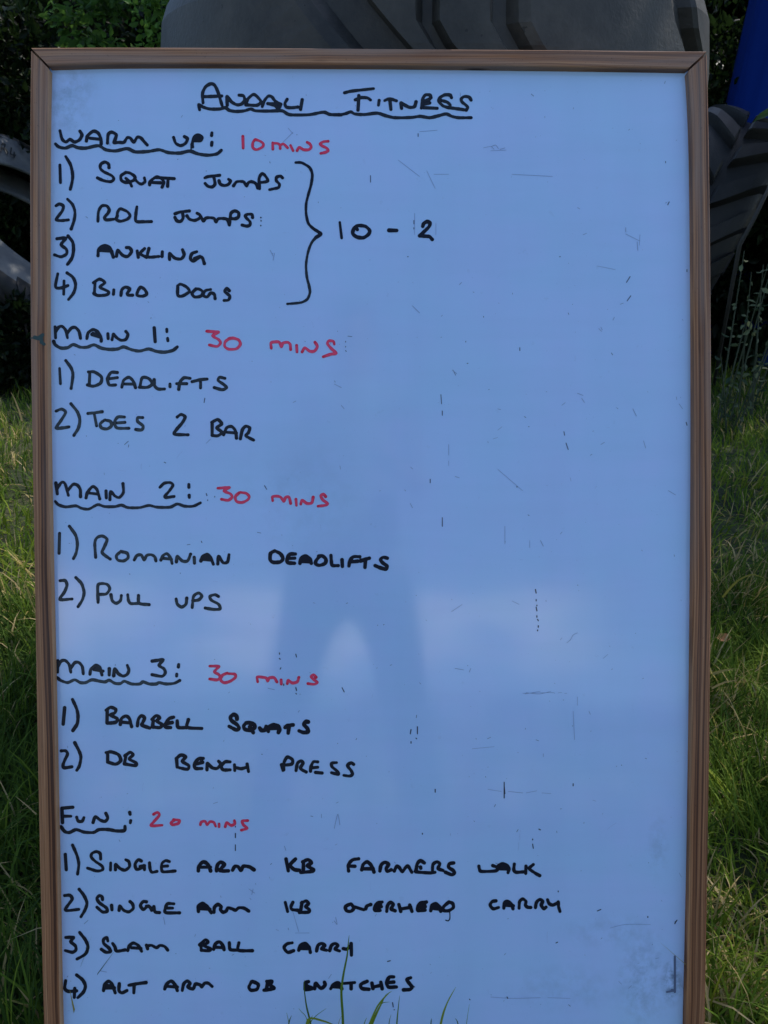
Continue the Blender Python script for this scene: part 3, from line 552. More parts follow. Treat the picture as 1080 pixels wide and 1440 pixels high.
def tyre(label, Rr, w, hole, nl, hgt, mat, group, tmat=None, gaps=None, kneez=.03, slope=1.0, halfgap=.020, sweep=.30, seg=96):
    root = empty('tractor_tyre'); tag(root, label, 'tyre', group)
    V, F = lathe(full_loop(Rr, w, hole), seg); me = mesh_py('casing', V, F, True); me.materials.append(mat); me.materials.append(tmat or mat)
    for p in me.polygons:
        if math.hypot(p.center.x, p.center.y) > Rr - .085: p.material_index = 1     # the tread base is darker where tmat paints in underside shade
    link('casing', me, None, root)
    V, F = [], []
    if gaps:                                     # broad worn lugs between named saw-tooth gaps
        g = sorted(gaps)
        for a0, a1 in zip(g, g[1:] + [g[0] + 2 * math.pi]):
            k0, k1 = KNEE.get(round(a0, 4), (0, halfgap)), KNEE.get(round(a1, 4), (0, halfgap))
            sh = lambda z, kn: slope * max(0, kneez + kn[0] - z) / Rr
            lo = lambda z: a0 + sh(z, k0) + k0[1] / Rr
            hi = lambda z: a1 + sh(z, k1) - k1[1] / Rr
            lug(V, F, Rr, w, lambda z: (lo(z) + hi(z)) / 2, lambda z: (hi(z) - lo(z)) / 2, -w * .36, w * .515, hgt, ns=10)
        for k in range(nl):
            a = 2 * math.pi * k / nl
            lug(V, F, Rr, w, lambda z: a - .2 * (z + w * .1) / w, lambda z: math.pi / nl * .62, -w * .515, -w * .385, hgt, ns=4, nz=5)
    else:
        for k in range(nl):
            for sgn in (1, -1):
                a = 2 * math.pi * (k + (.5 if sgn < 0 else 0)) / nl
                ang = lambda z: a + sweep * (1 - min(abs(z) / (w * .5), 1) ** 1.25)
                if sgn > 0: lug(V, F, Rr, w, ang, lambda z: math.pi / nl * (.44 + .12 * abs(z) / w), .012, w * .525, hgt, ns=4)
                else: lug(V, F, Rr, w, ang, lambda z: math.pi / nl * (.44 + .12 * abs(z) / w), -w * .525, -.012, hgt, ns=4)
    me = mesh_py('tread', V, F, False)
    bm = bmesh.new(); bm.from_mesh(me); bmesh.ops.recalc_face_normals(bm, faces=bm.faces); bm.to_mesh(me); bm.free()
    link('tread', me, tmat or mat, root)
    return root

# stack of three lying tyres behind the board
RS = .508; LUGH = .026
def board_back_y(z):                              # y of the back of the board at height z
    return base_y + math.tan(LEAN) * z + .024 / math.cos(LEAN)
SX = .088
SY = board_back_y(1.27) + RS + LUGH + .004
def front_ang(px, py):                            # angle round the top tyre that a photographed front point has
    d = ray(px, py); o = cam_p - Vector((SX, SY, 0)); rr = RS + LUGH
    a = d.x**2 + d.y**2; b = 2 * (o.x * d.x + o.y * d.y); c = o.x**2 + o.y**2 - rr**2
    t = (-b - math.sqrt(max(b * b - 4 * a * c, 0))) / (2 * a); q = o + d * t
    return math.atan2(q.y, q.x), q.z
seen = [front_ang(468, 20), front_ang(600, 20), front_ang(710, 20)]
ga = [s[0] for s in seen]; ga[0] -= .02
zknee = front_ang(600, 38)[1]
TOPZ = 1.245
gaps = [ga[0] - 1.05] + ga + [ga[2] + .70] + list(np.arange(ga[2] + 1.15, ga[0] - 1.15 + 2 * math.pi, .34))
KNEE[round(ga[0], 4)] = (.06, .032); KNEE[round(ga[1], 4)] = (0, .011); KNEE[round(ga[2], 4)] = (0, .012); KNEE[round(ga[2] + .70, 4)] = (.05, .030)
t3 = tyre('worn black tractor tyre lying flat on top of its stack behind the board', RS, .50, .30, 20, LUGH, RUB, 'tractor tyres', gaps=gaps, kneez=zknee - TOPZ, slope=1.0)
t3.location = (SX, SY, TOPZ)
t2 = tyre('middle tyre of the stack hidden behind the board, seen beside its right rail', RS + .02, .49, .30, 17, .030, RUB, 'tractor tyres')
t2.location = (SX + .03, SY + .035, .735); t2.rotation_euler = (0, 0, 1.1)
t1 = tyre('bottom tyre of the stack, sitting on the ground behind the board', RS + .025, .49, .30, 17, .030, RUB, 'tractor tyres')
t1.location = (SX + .025, SY + .05, .240); t1.rotation_euler = (0, 0, .3)

# big tyre leaning behind, at the left edge
lt = tyre('grey sidewalled tyre propped up at a slant beside the left rail of the board', .90, .26, .53, 18, .03, RUB2, 'tractor tyres', tmat=RUB3, sweep=.25)  # darker tread rubber paints in the shade on its underside
def aim(o, axis, up, loc):
    z = Vector(axis).normalized(); x = Vector(up).cross(z).normalized(); y = z.cross(x)
    o.matrix_world = Matrix.Translation(loc) @ Matrix((x, y, z)).transposed().to_4x4()
Rc = CAM_M.to_3x3()
def at_depth(px, py, d): return CAM_M @ Vector(((px - 540) / FPX * d, (720 - py) / FPX * d, -d))
aim(lt, Rc @ Vector((.70, .56, .44)), Rc @ Vector((0, 1, 0)), at_depth(56, 334, 5.1))
# raised size letters on its sidewall
lt_i = lt.matrix_world.inverted(); lo_ = np.array(lt_i @ cam_p); lr_ = np.array((lt_i @ CAM_M).to_3x3())
def on_sidewall(X, Y):
    d_ = np.stack([(X - 540) / FPX, (720 - Y) / FPX, -np.ones_like(X)], -1) @ lr_.T
    return lo_ + d_ * ((.139 - lo_[2]) / d_[:, 2])[:, None]
V, F, _d, _t, _l = stroke_sheet([([(1, 214), (3, 202), (7, 203), (6, 208), (3, 208)], .9, 0), ([(4, 208), (8, 210), (11, 215)], .9, 0), ([(16, 208), (15, 216), (19, 218), (22, 218)], .9, 0), ([(20, 214), (20, 221)], .9, 0)], .5, on_sidewall)
link('embossed_lettering', mesh_np('embossed_lettering', V, F), RUB3, lt)

# tyre standing at the right
rt = tyre('black tractor tyre standing on edge beside the right rail, chunky lugs curling over its crest', .80, .52, .42, 19, .055, RUB3, 'tractor tyres', sweep=.36)
aim(rt, (.86, -.34, -.36), (0, 0, 1), at_depth(952, 358, 4.9))

# ------------------------------------------------------------------ blue tank
def tank():
    root = empty('water_tank', (3.31, 6.0, 0)); tag(root, 'tall tapered dark blue plastic tank behind the tyres at right', 'tank')
    m = NT('dark_blue_plastic'); n = m.noise(m.mapv(m.obj(), (6, 6, .8)), 1.5, 4)
    m.set(Base_Color=m.mix(n, (.003, .016, .13), (.005, .03, .21)), Roughness=.5); m.p.inputs['Specular IOR Level'].default_value = .08; m.bump(m.noise(m.obj(), 60, 3), .1, .003)
    P = [(.0, 0), (.98, 0), (1.0, .02)]
    H = 2.9
    for i in range(24):
        t = i / 23; P.append((1.0 - .20 * t, .02 + t * H))
    P += [(.78, H + .06), (.70, H + .09), (.05, H + .11), (0, H + .11)]
    V, F = [], []; n_ = 72; p = len(P)
    for i in range(n_):
        a = 2 * math.pi * i / n_; k = 1 + .012 * math.cos(a * 18)
        V += [(r * k * math.cos(a), r * k * math.sin(a), z) for r, z in P]
    for i in range(n_):
        for j in range(p - 1): i2 = (i + 1) % n_; F.append((i * p + j, i2 * p + j, i2 * p + j + 1, i * p + j + 1))
    link('shell', mesh_py('shell', V, F, True), m.m, root)
    b = len(P); V, F = lathe([(.79, -.02), (.83, -.02), (.83, .03), (.79, .03)], 48); o = link('rim', mesh_py('rim', V, F, True), m.m, root); o.location = (0, 0, H)
    V, F = lathe([(0.001, 0), (.12, 0), (.12, .05), (.001, .05)], 32); o = link('lid', mesh_py('lid', V, F), m.m, root); o.location = (0, 0, H + .10)
    return root
tank()

# ------------------------------------------------------------------ foliage
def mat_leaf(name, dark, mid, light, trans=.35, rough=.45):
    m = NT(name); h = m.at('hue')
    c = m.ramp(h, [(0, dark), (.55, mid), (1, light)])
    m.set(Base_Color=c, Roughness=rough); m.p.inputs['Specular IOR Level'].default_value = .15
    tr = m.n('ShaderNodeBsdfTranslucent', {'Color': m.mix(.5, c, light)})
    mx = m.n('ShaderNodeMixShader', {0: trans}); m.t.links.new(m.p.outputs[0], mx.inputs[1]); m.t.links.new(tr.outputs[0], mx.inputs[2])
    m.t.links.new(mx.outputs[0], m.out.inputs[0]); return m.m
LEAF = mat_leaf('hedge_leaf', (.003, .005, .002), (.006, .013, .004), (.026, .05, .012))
LEAF2 = mat_leaf('tree_leaf', (.012, .026, .008), (.030, .062, .014), (.055, .10, .02))
BARK = mat_flat('rough_bark', (.055, .042, .032), .9, 25, .5)

def leaves(C_, size, hue, out, rng, droop=.35):
    """folded pointed leaves at centres C_ with rough outward directions out"""
    n = len(C_)
    d = out + rng.normal(0, .6, (n, 3)); d[:, 2] -= droop; d /= np.linalg.norm(d, axis=1)[:, None]
    u = np.cross(d, rng.normal(0, 1, (n, 3)) + np.array([0, 0, .6])); u /= np.linalg.norm(u, axis=1)[:, None] + 1e-9
    nn = np.cross(u, d)
    L = size * rng.uniform(.6, 1.25, n)[:, None]; Wd = L * .25
    v0 = C_; v1 = C_ + d * L * .38 + u * Wd + nn * L * .10; v2 = C_ + d * L * .72 + u * Wd * .72 + nn * L * .06
    v3 = C_ + d * L - nn * L * .10; v4 = C_ + d * L * .72 - u * Wd * .72 + nn * L * .06; v5 = C_ + d * L * .38 - u * Wd + nn * L * .10; v6 = C_ + d * L * .5
    V = np.stack([v0, v1, v2, v3, v4, v5, v6], 1).reshape(-1, 3); k = np.arange(n)[:, None] * 7
    F = [np.concatenate([k + np.array([[0, 1, 2, 6]]), k + np.array([[6, 4, 5, 0]])]), np.concatenate([k + np.array([[6, 2, 3]]), k + np.array([[6, 3, 4]])])]
    return V, F, np.repeat(hue, 7)

def tube(V, F, pts, radii, n=7):
    b = len(V)
    for i, (p, r) in enumerate(zip(pts, radii)):
        p = Vector(p); q = Vector(pts[min(i + 1, len(pts) - 1)]) - Vector(pts[max(i - 1, 0)]); q.normalize()
        x = q.orthogonal().normalized(); y = q.cross(x)
        for k in range(n):
            a = 2 * math.pi * k / n; V.append(tuple(p + (x * math.cos(a) + y * math.sin(a)) * r))
    for i in range(len(pts) - 1):
        for k in range(n): F.append((b + i * n + k, b + i * n + (k + 1) % n, b + (i + 1) * n + (k + 1) % n, b + (i + 1) * n + k))
    F.append(tuple(b + k for k in range(n))[::-1]); F.append(tuple(b + (len(pts) - 1) * n + k for k in range(n)))

def bush(name, cat, label, group, centre, rad, n, size, seed, mat=LEAF, stems=6, shell=.55, huemul=1.0):
    """shrub: clumps of leaves spread through an uneven volume, stems from the ground"""
    rng = np.random.default_rng(seed)
    root = empty(name, (centre[0], centre[1], 0)); tag(root, label, cat, group)
    nc = max(n // 90, 8)
    u = rng.normal(0, 1, (nc, 3)); u /= np.linalg.norm(u, axis=1)[:, None]
    rr = shell + (1 - shell) * rng.uniform(0, 1, nc) ** .5
    cc = u * rr[:, None] * np.array(rad) * (1 + .14 * np.sin(u[:, :1] * 5 + seed) + .10 * np.sin(u[:, 2:] * 7))
    cc[:, 2] += centre[2]; k = cc[:, 2] > .03; cc = cc[k]; u = u[k]
    who = rng.integers(0, len(cc), n); off = rng.normal(0, 1, (n, 3)) * np.array([.13, .13, .11]) * min(rad) * 1.1
    C_ = cc[who] + off; C_[:, 2] = np.maximum(C_[:, 2], .02)
    out = u[who] + off * 2
    hue = np.clip((rng.uniform(0, 1, len(cc))[who] * .6 + rng.uniform(0, .5, n)) * huemul, 0, 1)
    V, F, h = leaves(C_, size, hue, out, rng); me = mesh_np('foliage', V, F); attr(me, 'hue', h); link('foliage', me, mat, root)
    V, F = [], []
    for s in range(stems):
        tgt = cc[rng.integers(0, len(cc))]; b0 = np.array([rng.normal(0, .08), rng.normal(0, .08), -.03]); mid = (b0 + tgt) / 2 + rng.normal(0, .08, 3)
        tube(V, F, [tuple(b0), tuple(mid), tuple(tgt)], [.022, .014, .005])
    link('stem', mesh_py('stem', V, F, True), BARK, root)
    return root

SHADE_LEAF = mat_leaf('shade_leaf', (.003, .006, .003), (.007, .016, .005), (.02, .035, .009))
hg = 'shrubs of the hedge behind the tyres'
xs = np.linspace(-5.6, 5.2, 9)
desc = ['leftmost dark hedge shrub at the back of the plot', 'dark leafy hedge shrub standing behind the left tyre', 'bushy hedge shrub with sunlit bright green sprays above the left end of the board',
        'hedge shrub half hidden behind the left shoulder of the tyre stack', 'hedge shrub directly behind the tyre stack', 'dark hedge shrub between the tyre stack and the blue tank',
        'dark hedge shrub behind the blue tank', 'hedge shrub to the right of the blue tank', 'rightmost dark hedge shrub at the back of the plot']
for i, x in enumerate(xs):
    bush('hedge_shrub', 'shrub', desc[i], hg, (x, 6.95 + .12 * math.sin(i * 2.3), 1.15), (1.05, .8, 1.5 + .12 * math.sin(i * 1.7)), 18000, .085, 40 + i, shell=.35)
bush('shade_bush', 'bush', 'low dark bramble added to stand for the shade beneath the propped left tyre', None, (-2.15, 4.62, .16), (1.0, .30, .36), 9000, .06, 302, mat=SHADE_LEAF, shell=.2)  # invented bush whose dark leaves fill a shaded void
# the dark wood beyond the hedge
r_ = np.random.default_rng(91); n_ = 70000
C_ = np.stack([r_.uniform(-14, 14, n_), 8.6 + np.abs(r_.normal(0, .8, n_)), r_.uniform(0, 1, n_) ** .8 * (3.3 + .5 * np.sin(r_.uniform(0, 50, n_)))], 1)
V, F, h_ = leaves(C_, .42, r_.uniform(0, .4, n_), np.tile([0, -1., .1], (n_, 1)), r_)
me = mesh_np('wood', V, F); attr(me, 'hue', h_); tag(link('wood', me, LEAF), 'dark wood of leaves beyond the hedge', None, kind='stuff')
# a nearer bough of lighter leaves, top left
lb = bush('laurel_bush', 'bush', 'leafy bush with glossy light green sprays beside the top left of the tyre stack', None, (-1.52, 5.95, 2.0), (.62, .40, .62), 4800, .068, 77, mat=mat_leaf('bright_leaf', (.014, .03, .01), (.04, .095, .018), (.12, .24, .04), .45), huemul=1.15)

# trees to the right whose crowns shade the grass beside the board (trunks stand outside the picture)
def tree(label, x, y, H, cr, n, seed):
    rng = np.random.default_rng(seed); root = empty('broadleaf_tree', (x, y, 0)); tag(root, label, 'tree', 'trees beside the plot')
    V, F = [], []; top = np.array([rng.normal(0, .15), rng.normal(0, .15), H * .8])
    tube(V, F, [(0, 0, -.05), (.03, .02, H * .25), (top[0] * .5, top[1] * .5, H * .5), tuple(top)], [.13, .10, .075, .03], 10)
    tips = []
    for k in range(14):
        a = k * 2.4; z0 = H * rng.uniform(.25, .7); L = cr * rng.uniform(.6, 1.0)
        p0_ = np.array([0, 0, z0]); p2 = np.array([math.cos(a) * L, math.sin(a) * L, z0 + L * rng.uniform(.3, .8)]); p1 = (p0_ + p2) / 2 + [0, 0, .1]
        tube(V, F, [tuple(p0_), tuple(p1), tuple(p2)], [.04, .026, .01], 6); tips += [p2, p1]
    link('trunk', mesh_py('trunk', V, F, True), BARK, root)
    nc = 110; u = rng.normal(0, 1, (nc, 3)); u /= np.linalg.norm(u, axis=1)[:, None]
    cc = u * (rng.uniform(.2, 1, nc) ** .5)[:, None] * np.array([cr, cr, H * .36]) + [0, 0, H * .62]
    cc = np.vstack([cc, tips]); who = rng.integers(0, len(cc), n); C_ = cc[who] + rng.normal(0, .16, (n, 3))
    out = (C_ - [0, 0, H * .5]); out /= np.linalg.norm(out, axis=1)[:, None]
    V, F, h = leaves(C_, .11, np.clip(rng.uniform(0, 1, len(cc))[who] * .6 + rng.uniform(0, .4, n), 0, 1), out, rng)
    me = mesh_np('crown', V, F); attr(me, 'hue', h); link('crown', me, LEAF2, root)
tree('broadleaf tree at the back right corner of the plot', 3.3, 3.9, 4.6, 1.25, 2400, 5)
tree('broadleaf tree on the right side of the plot nearest the viewer', 2.9, 2.0, 4.4, 1.2, 900, 6)
tree('taller broadleaf tree behind the right hedge shrubs', 4.6, 5.2, 5.6, 1.5, 4000, 8)

tree('unseen broadleaf tree added behind the middle of the hedge to shade the left tyre', .15, 7.3, 5.9, 1.45, 7500, 11)  # out of sight, added so its crown keeps sun off the left tyre
bush('shade_bush', 'bush', 'dark bramble added to darken the shaded gap behind the right tyre, before the blue tank', None, (2.60, 5.45, .55), (1.2, .30, .75), 19000, .09, 301, mat=SHADE_LEAF, shell=.2)  # invented dark bush, put where there is only black shade
# ------------------------------------------------------------------ grass
def mat_grass():
    m = NT('grass_blade'); h = m.at('hue'); t = m.at('tip')
    c = m.ramp(h, [(0, (.034, .068, .012)), (.3, (.10, .17, .017)), (.6, (.20, .265, .024)), (.80, (.30, .265, .05)), (.88, (.42, .31, .13)), (1, (.58, .45, .23))])
    m.set(Base_Color=c, Roughness=.65); m.p.inputs['Specular IOR Level'].default_value = .12
    tr = m.n('ShaderNodeBsdfTranslucent', {'Color': c}); mx = m.n('ShaderNodeMixShader', {0: .3})
    m.t.links.new(m.p.outputs[0], mx.inputs[1]); m.t.links.new(tr.outputs[0], mx.inputs[2]); m.t.links.new(mx.outputs[0], m.out.inputs[0]); return m.m
GRASS = mat_grass()
def blades(base, L, wd, az, lean, curl, hue, twist):
    """five-station tapering blades"""
    n = len(base); st = 5; V = np.zeros((n, st * 2 - 1, 3))
    d = np.stack([np.cos(az), np.sin(az)], 1); side = np.stack([-np.sin(az + twist), np.cos(az + twist), 0 * az], 1)
    p = base.copy(); ang = lean.copy()
    for i in range(st):
        wi = (wd * (.8, 1, .82, .5, 0)[i])[:, None]
        if i < st - 1: V[:, 2 * i] = p - side * wi * .5; V[:, 2 * i + 1] = p + side * wi * .5
        else: V[:, 2 * i] = p
        s = (L / (st - 1))[:, None]
        p = p + np.stack([d[:, 0] * np.sin(ang), d[:, 1] * np.sin(ang), np.cos(ang)], 1) * s; ang = ang + curl / (st - 1)
        p[:, 2] = np.maximum(p[:, 2], base[:, 2] + .004)
    k = np.arange(n)[:, None] * (st * 2 - 1)
    F = [np.concatenate([k + np.array([[2 * i, 2 * i + 1, 2 * i + 3, 2 * i + 2]]) for i in range(st - 2)]), k + np.array([[2 * st - 4, 2 * st - 3, 2 * st - 2]])]
    return V.reshape(-1, 3), F, np.repeat(hue, st * 2 - 1)
def vnoise(x, y, s, seed):
    r = np.random.default_rng(seed); out = 0
    for k in range(5):
        a = r.uniform(0, 6.28); f = s * (1.0 + .8 * k); out = out + np.sin((x * math.cos(a) + y * math.sin(a)) * f + r.uniform(0, 6.28)) / (1 + .5 * k)
    return out / 2.2
def field(n, x0, x1, y0, y1, Lm, wm, seed, straw=.10, lean_s=.55, cl=None, dh=0.0):
    r = np.random.default_rng(seed)
    x = r.uniform(x0, x1, n); y = r.uniform(y0, y1, n)
    clump = vnoise(x, y, 9, 3); keep = r.uniform(0, 1, n) < .80 + .30 * clump
    if cl is not None: keep &= cl(x, y)
    x, y = x[keep], y[keep]; n = len(x); clump = clump[keep]
    b = np.stack([x, y, ground_h(x, y) - .004], 1)
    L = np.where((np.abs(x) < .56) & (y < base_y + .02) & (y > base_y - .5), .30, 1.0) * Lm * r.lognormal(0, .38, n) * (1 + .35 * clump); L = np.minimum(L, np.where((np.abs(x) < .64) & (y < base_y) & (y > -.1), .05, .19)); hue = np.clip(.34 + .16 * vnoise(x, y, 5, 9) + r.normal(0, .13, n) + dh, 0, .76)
    s = r.uniform(0, 1, n) < straw * (1 + 1.2 * vnoise(x, y, 4, 21)); hue[s] = r.uniform(.80, 1, s.sum())
    az = r.uniform(0, 6.28, n) * .55 + 1.4 * vnoise(x, y, 6, 31) * 2
    return blades(b, L, wm * r.uniform(.6, 1.5, n), az, np.abs(r.normal(0, lean_s, n)), r.normal(.9, .7, n), hue, r.normal(0, .5, n))
def under(x, y): return ~((np.hypot(x - SX, y - SY) < RS + .02) | ((np.abs(x - .01) < .44) & (y > base_y - .005) & (y < base_y + .10)))
parts = [field(30000, -1.6, -.28, .50, 2.0, .085, .0036, 1, straw=.07, lean_s=.9, cl=under, dh=-.20),  # left blades hued darker to paint in the shade there
         field(52000, .28, 1.7, .50, 2.1, .080, .0034, 2, straw=.22, lean_s=.85, cl=under),
         field(20000, -.56, .56, -.05, .74, .075, .003, 3, cl=under),
         field(56000, -4.2, -.3, 2.0, 6.2, .085, .0050, 4, straw=.2, lean_s=.75, cl=under),
         field(52000, .3, 4.2, 2.1, 6.2, .075, .0050, 5, straw=.13, lean_s=.75, cl=under),
         field(26000, -3.5, 3.5, -2.2, .5, .06, .0060, 6, cl=under),
         field(5000, -3.5, -1.5, .2, 2.0, .07, .006, 7), field(5000, 1.7, 3.5, .2, 2.1, .07, .006, 8)]
Vs, F4, F3, H_ = [], [], [], []; o_ = 0
for V, F, h in parts:
    Vs.append(V); F4.append(F[0] + o_); F3.append(F[1] + o_); H_.append(h); o_ += len(V)
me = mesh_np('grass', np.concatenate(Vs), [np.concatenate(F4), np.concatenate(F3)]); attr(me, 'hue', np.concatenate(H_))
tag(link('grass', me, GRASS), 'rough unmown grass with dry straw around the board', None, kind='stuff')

# blades standing in front of the board's lower edge, each tuft traced from the photograph and planted in the ground
def tuft(label, yb, strokes, group=None):
    """strokes: (photo points from the foot up, width mm, hue); they stand in a plane a few cm in front of the panel"""
    gx = []
    V, F, Hh = [], [], []
    for pts, wmm, hue, off in strokes:
        P = smooth_line(pts, 4); n = len(P)
        Q = [Vector(at_y(px, py, 0)) for px, py in P]
        foot_y = yb
        # a plane tilted like the board, `off` metres in front of it
        Q3 = P2B(P[:, 0], P[:, 1], h=off); Q = [BOARD_M @ Vector(q) for q in Q3]
        f = Vector(Q[0]); gz = float(ground_h(f.x, f.y))
        if f.z > gz: Q = [Vector((f.x, f.y - .01, gz - .01))] + Q
        m_ = len(Q); b = len(V)
        for i, q in enumerate(Q):
            t = Q[min(i + 1, m_ - 1)] - Q[max(i - 1, 0)]; t.normalize(); s = t.cross(Vector((.25 * math.sin(i), -1, .3))).normalized()
            wd = wmm * .001 * (1 - (i / (m_ - 1)) ** 2.2) * .5 + .00015
            V += [tuple(q - s * wd), tuple(q + s * wd)]; Hh += [hue, hue]
        F += [(b + 2 * i, b + 2 * i + 1, b + 2 * i + 3, b + 2 * i + 2) for i in range(m_ - 1)]
    root = mesh_py('grass_tuft', V, F); attr(root, 'hue', np.array(Hh)); o = link('grass_tuft', root, GRASS); tag(o, label, 'grass', group)
    return o
gt = 'long grass blades in front of the board'
tuft('tallest dark grass blade crossing the bottom text lines in front of the board', 0, [([(483, 1470), (482, 1430), (480, 1395), (483, 1370), (488, 1345), (490, 1325), (491, 1315)], 3.4, .32, .03)], gt)
tuft('splayed grass tuft with one arching blade below the bottom text line', 0,
     [([(442, 1475), (436, 1436), (431, 1415), (428, 1392), (428, 1378)], 2.4, .15, .03), ([(432, 1475), (436, 1440), (445, 1428), (459, 1418)], 1.2, .3, .035),
      ([(430, 1475), (433, 1434), (455, 1436), (472, 1443), (490, 1455)], 3.2, .62, .04), ([(440, 1470), (431, 1432), (424, 1423), (420, 1418)], .8, .5, .03), ([(474, 1470), (476, 1440), (481, 1427)], .7, .8, .03), ([(428, 1475), (434, 1438), (440, 1428)], 2.6, .58, .035)], gt)
tuft('thick green grass tuft leaning right under the last word of the board', 0,
     [([(505, 1480), (520, 1440), (531, 1415), (545, 1398), (551, 1394)], 3.0, .55, .04), ([(510, 1480), (523, 1440), (535, 1414), (543, 1398)], 3.6, .5, .035), ([(508, 1480), (524, 1436), (536, 1412), (548, 1409)], 2.0, .35, .03),
      ([(500, 1480), (512, 1440), (516, 1431)], 1.2, .45, .03), ([(545, 1480), (547, 1440), (550, 1427)], 1.1, .2, .03)], gt)
tuft('thin upright grass blade right of the leaning tuft', 0, [([(556, 1480), (558, 1440), (560, 1418), (562, 1400)], 2.0, .3, .03)], gt)
tuft('bright green grass blade curving right, right of centre at the board foot', 0, [([(612, 1480), (622, 1430), (630, 1408), (641, 1388)], 3.0, .62, .03), ([(652, 1480), (656, 1440), (660, 1412)], .7, .5, .03)], gt)
tuft('small dark grass blades at the foot of the board left of the splayed tuft', 0, [([(402, 1480), (406, 1440), (410, 1428)], 2.2, .12, .03), ([(412, 1480), (406, 1438), (403, 1424)], .8, .5, .03)], gt)
tuft('pair of short dark grass tips at the foot of the board near its middle', 0, [([(604, 1480), (606, 1440), (607, 1432)], 1.8, .1, .03), ([(648, 1480), (644, 1440), (640, 1432)], 1.6, .1, .03)], gt)

# long stems at the lower left
def stems(label, group, items, name='grass_tuft'):
    V, F, Hh = [], [], []
    for pts, Yd, wmm, hue in items:
        P = smooth_line(pts, 4); Q = [at_y(px, py, Yd) for px, py in P]; m_ = len(Q); b = len(V)
        for i, q in enumerate(Q):
            t = (Q[min(i + 1, m_ - 1)] - Q[max(i - 1, 0)]).normalized(); s = t.cross(Vector((.2, -1, .5))).normalized(); wd = wmm * .0005 * (1 - (i / (m_ - 1)) ** 2) + .0002
            V += [tuple(q - s * wd), tuple(q + s * wd)]; Hh += [hue, hue]
        F += [(b + 2 * i, b + 2 * i + 1, b + 2 * i + 3, b + 2 * i + 2) for i in range(m_ - 1)]
    me = mesh_py(name, V, F); attr(me, 'hue', np.array(Hh)); return tag(link(name, me, GRASS), label, 'grass', group)
gl = 'long loose blades at the lower left'
stems('wide arching green grass blade at the bottom left corner', gl, [([(42, 1438), (32, 1400), (26, 1375), (14, 1358)], .80, 6, .30), ([(-10, 1418), (15, 1409), (46, 1400)], .78, 5, .62)])
stems('broad dark green leaf lying across the left edge beside the lower rail', gl, [([(-12, 1232), (10, 1234), (28, 1237), (42, 1233)], .98, 7, .12)])
stems('pale dry straw lying in the shade beside the left rail', gl, [([(51, 1145), (38, 1133), (22, 1120)], 1.08, 2.2, .98), ([(48, 1380), (30, 1392), (8, 1405)], .85, 1.6, .8), ([(0, 1320), (25, 1335), (52, 1372)], .9, 1.6, .8)])
stems('pale bent grass stalk standing before the left tyre', gl, [([(31, 592), (26, 575), (20, 560), (15, 551)], 2.5, 6, .92)])
gr_ = 'long loose blades at the right'
stems('pale broken grass blade lying beside the right rail', gr_, [([(1007, 1253), (1020, 1242), (1033, 1232), (1042, 1225)], 1.12, 6.5, .97)])
stems('long pale grass blades bent across the grass beside the right rail at mid height', gr_, [([(1002, 948), (1018, 943), (1034, 940)], 1.32, 5, .85), ([(1001, 968), (1018, 960), (1038, 956)], 1.3, 4, .88), ([(1016, 840), (1028, 826), (1040, 815), (1058, 808), (1075, 813)], 1.5, 5, .80)])

# ------------------------------------------------------------------ weeds at the right
STALK = mat_flat('green_stalk', (.03, .045, .018), .7, 60, .3)
def weed(label, x, y, H, seed, n, pale=.0, name='weed'):
    r = np.random.default_rng(seed); root = empty(name, (x, y, 0)); tag(root, label, 'weed', 'weeds before the right tyre')
    V, F = [], []; C_, O_, hu = [], [], []
    for s in range(n):
        a = r.uniform(0, 6.28); h = H * r.uniform(.6, 1.0); bx, by = r.normal(0, .06, 2)
        p = [(bx, by, -.02), (bx + .05 * math.cos(a), by + .05 * math.sin(a), h * .5), (bx + .10 * math.cos(a), by + .1 * math.sin(a), h)]
        tube(V, F, p, [.0045, .004, .002], 5)
        for k in range(13):
            t = r.uniform(.1, 1); q = np.array(p[0]) * (1 - t) + np.array(p[2]) * t; C_.append(q); aa = r.uniform(0, 6.28); O_.append((math.cos(aa), math.sin(aa), .3)); hu.append(r.uniform(.1, .9))
    link('stalk', mesh_py('stalk', V, F), STALK, root)
    V, F, h = leaves(np.array(C_), .042, np.clip(np.array(hu) + pale, 0, 1), np.array(O_), r, .5); me = mesh_np('foliage', V, F); attr(me, 'hue', h)
    link('foliage', me, mat_leaf('weed_leaf', (.012, .028, .016), (.03, .06, .03), (.14, .17, .09), .3), root)
def wp(px, py, Y): q = at_y(px, py, Y); return q.x
weed('tall thin weed with pale tips standing nearest the right rail', wp(1040, 450, 3.9), 3.9, 1.05, 3, 4, .35)
weed('shorter spreading weed in the dark below the right tyre', wp(1018, 540, 3.7), 3.7, .62, 4, 6, .1)
weed('weed at the right edge of the view beneath the tyre', wp(1072, 500, 4.0), 4.0, .85, 5, 4, .2)
# leaning stick
V, F = [], []; tube(V, F, [tuple(at_ground(1003, 545)), tuple(at_y(1040, 345, 4.1)), tuple(at_y(1062, 305, 4.12)), tuple(at_y(1100, 225, 4.2))], [.011, .011, .010, .009], 8)
tag(link('stick', mesh_py('stick', V, F, True), mat_flat('grey_stick', (.035, .032, .028), .8, 60, .4)), 'thin grey stick leaning against the right tyre', 'stick')

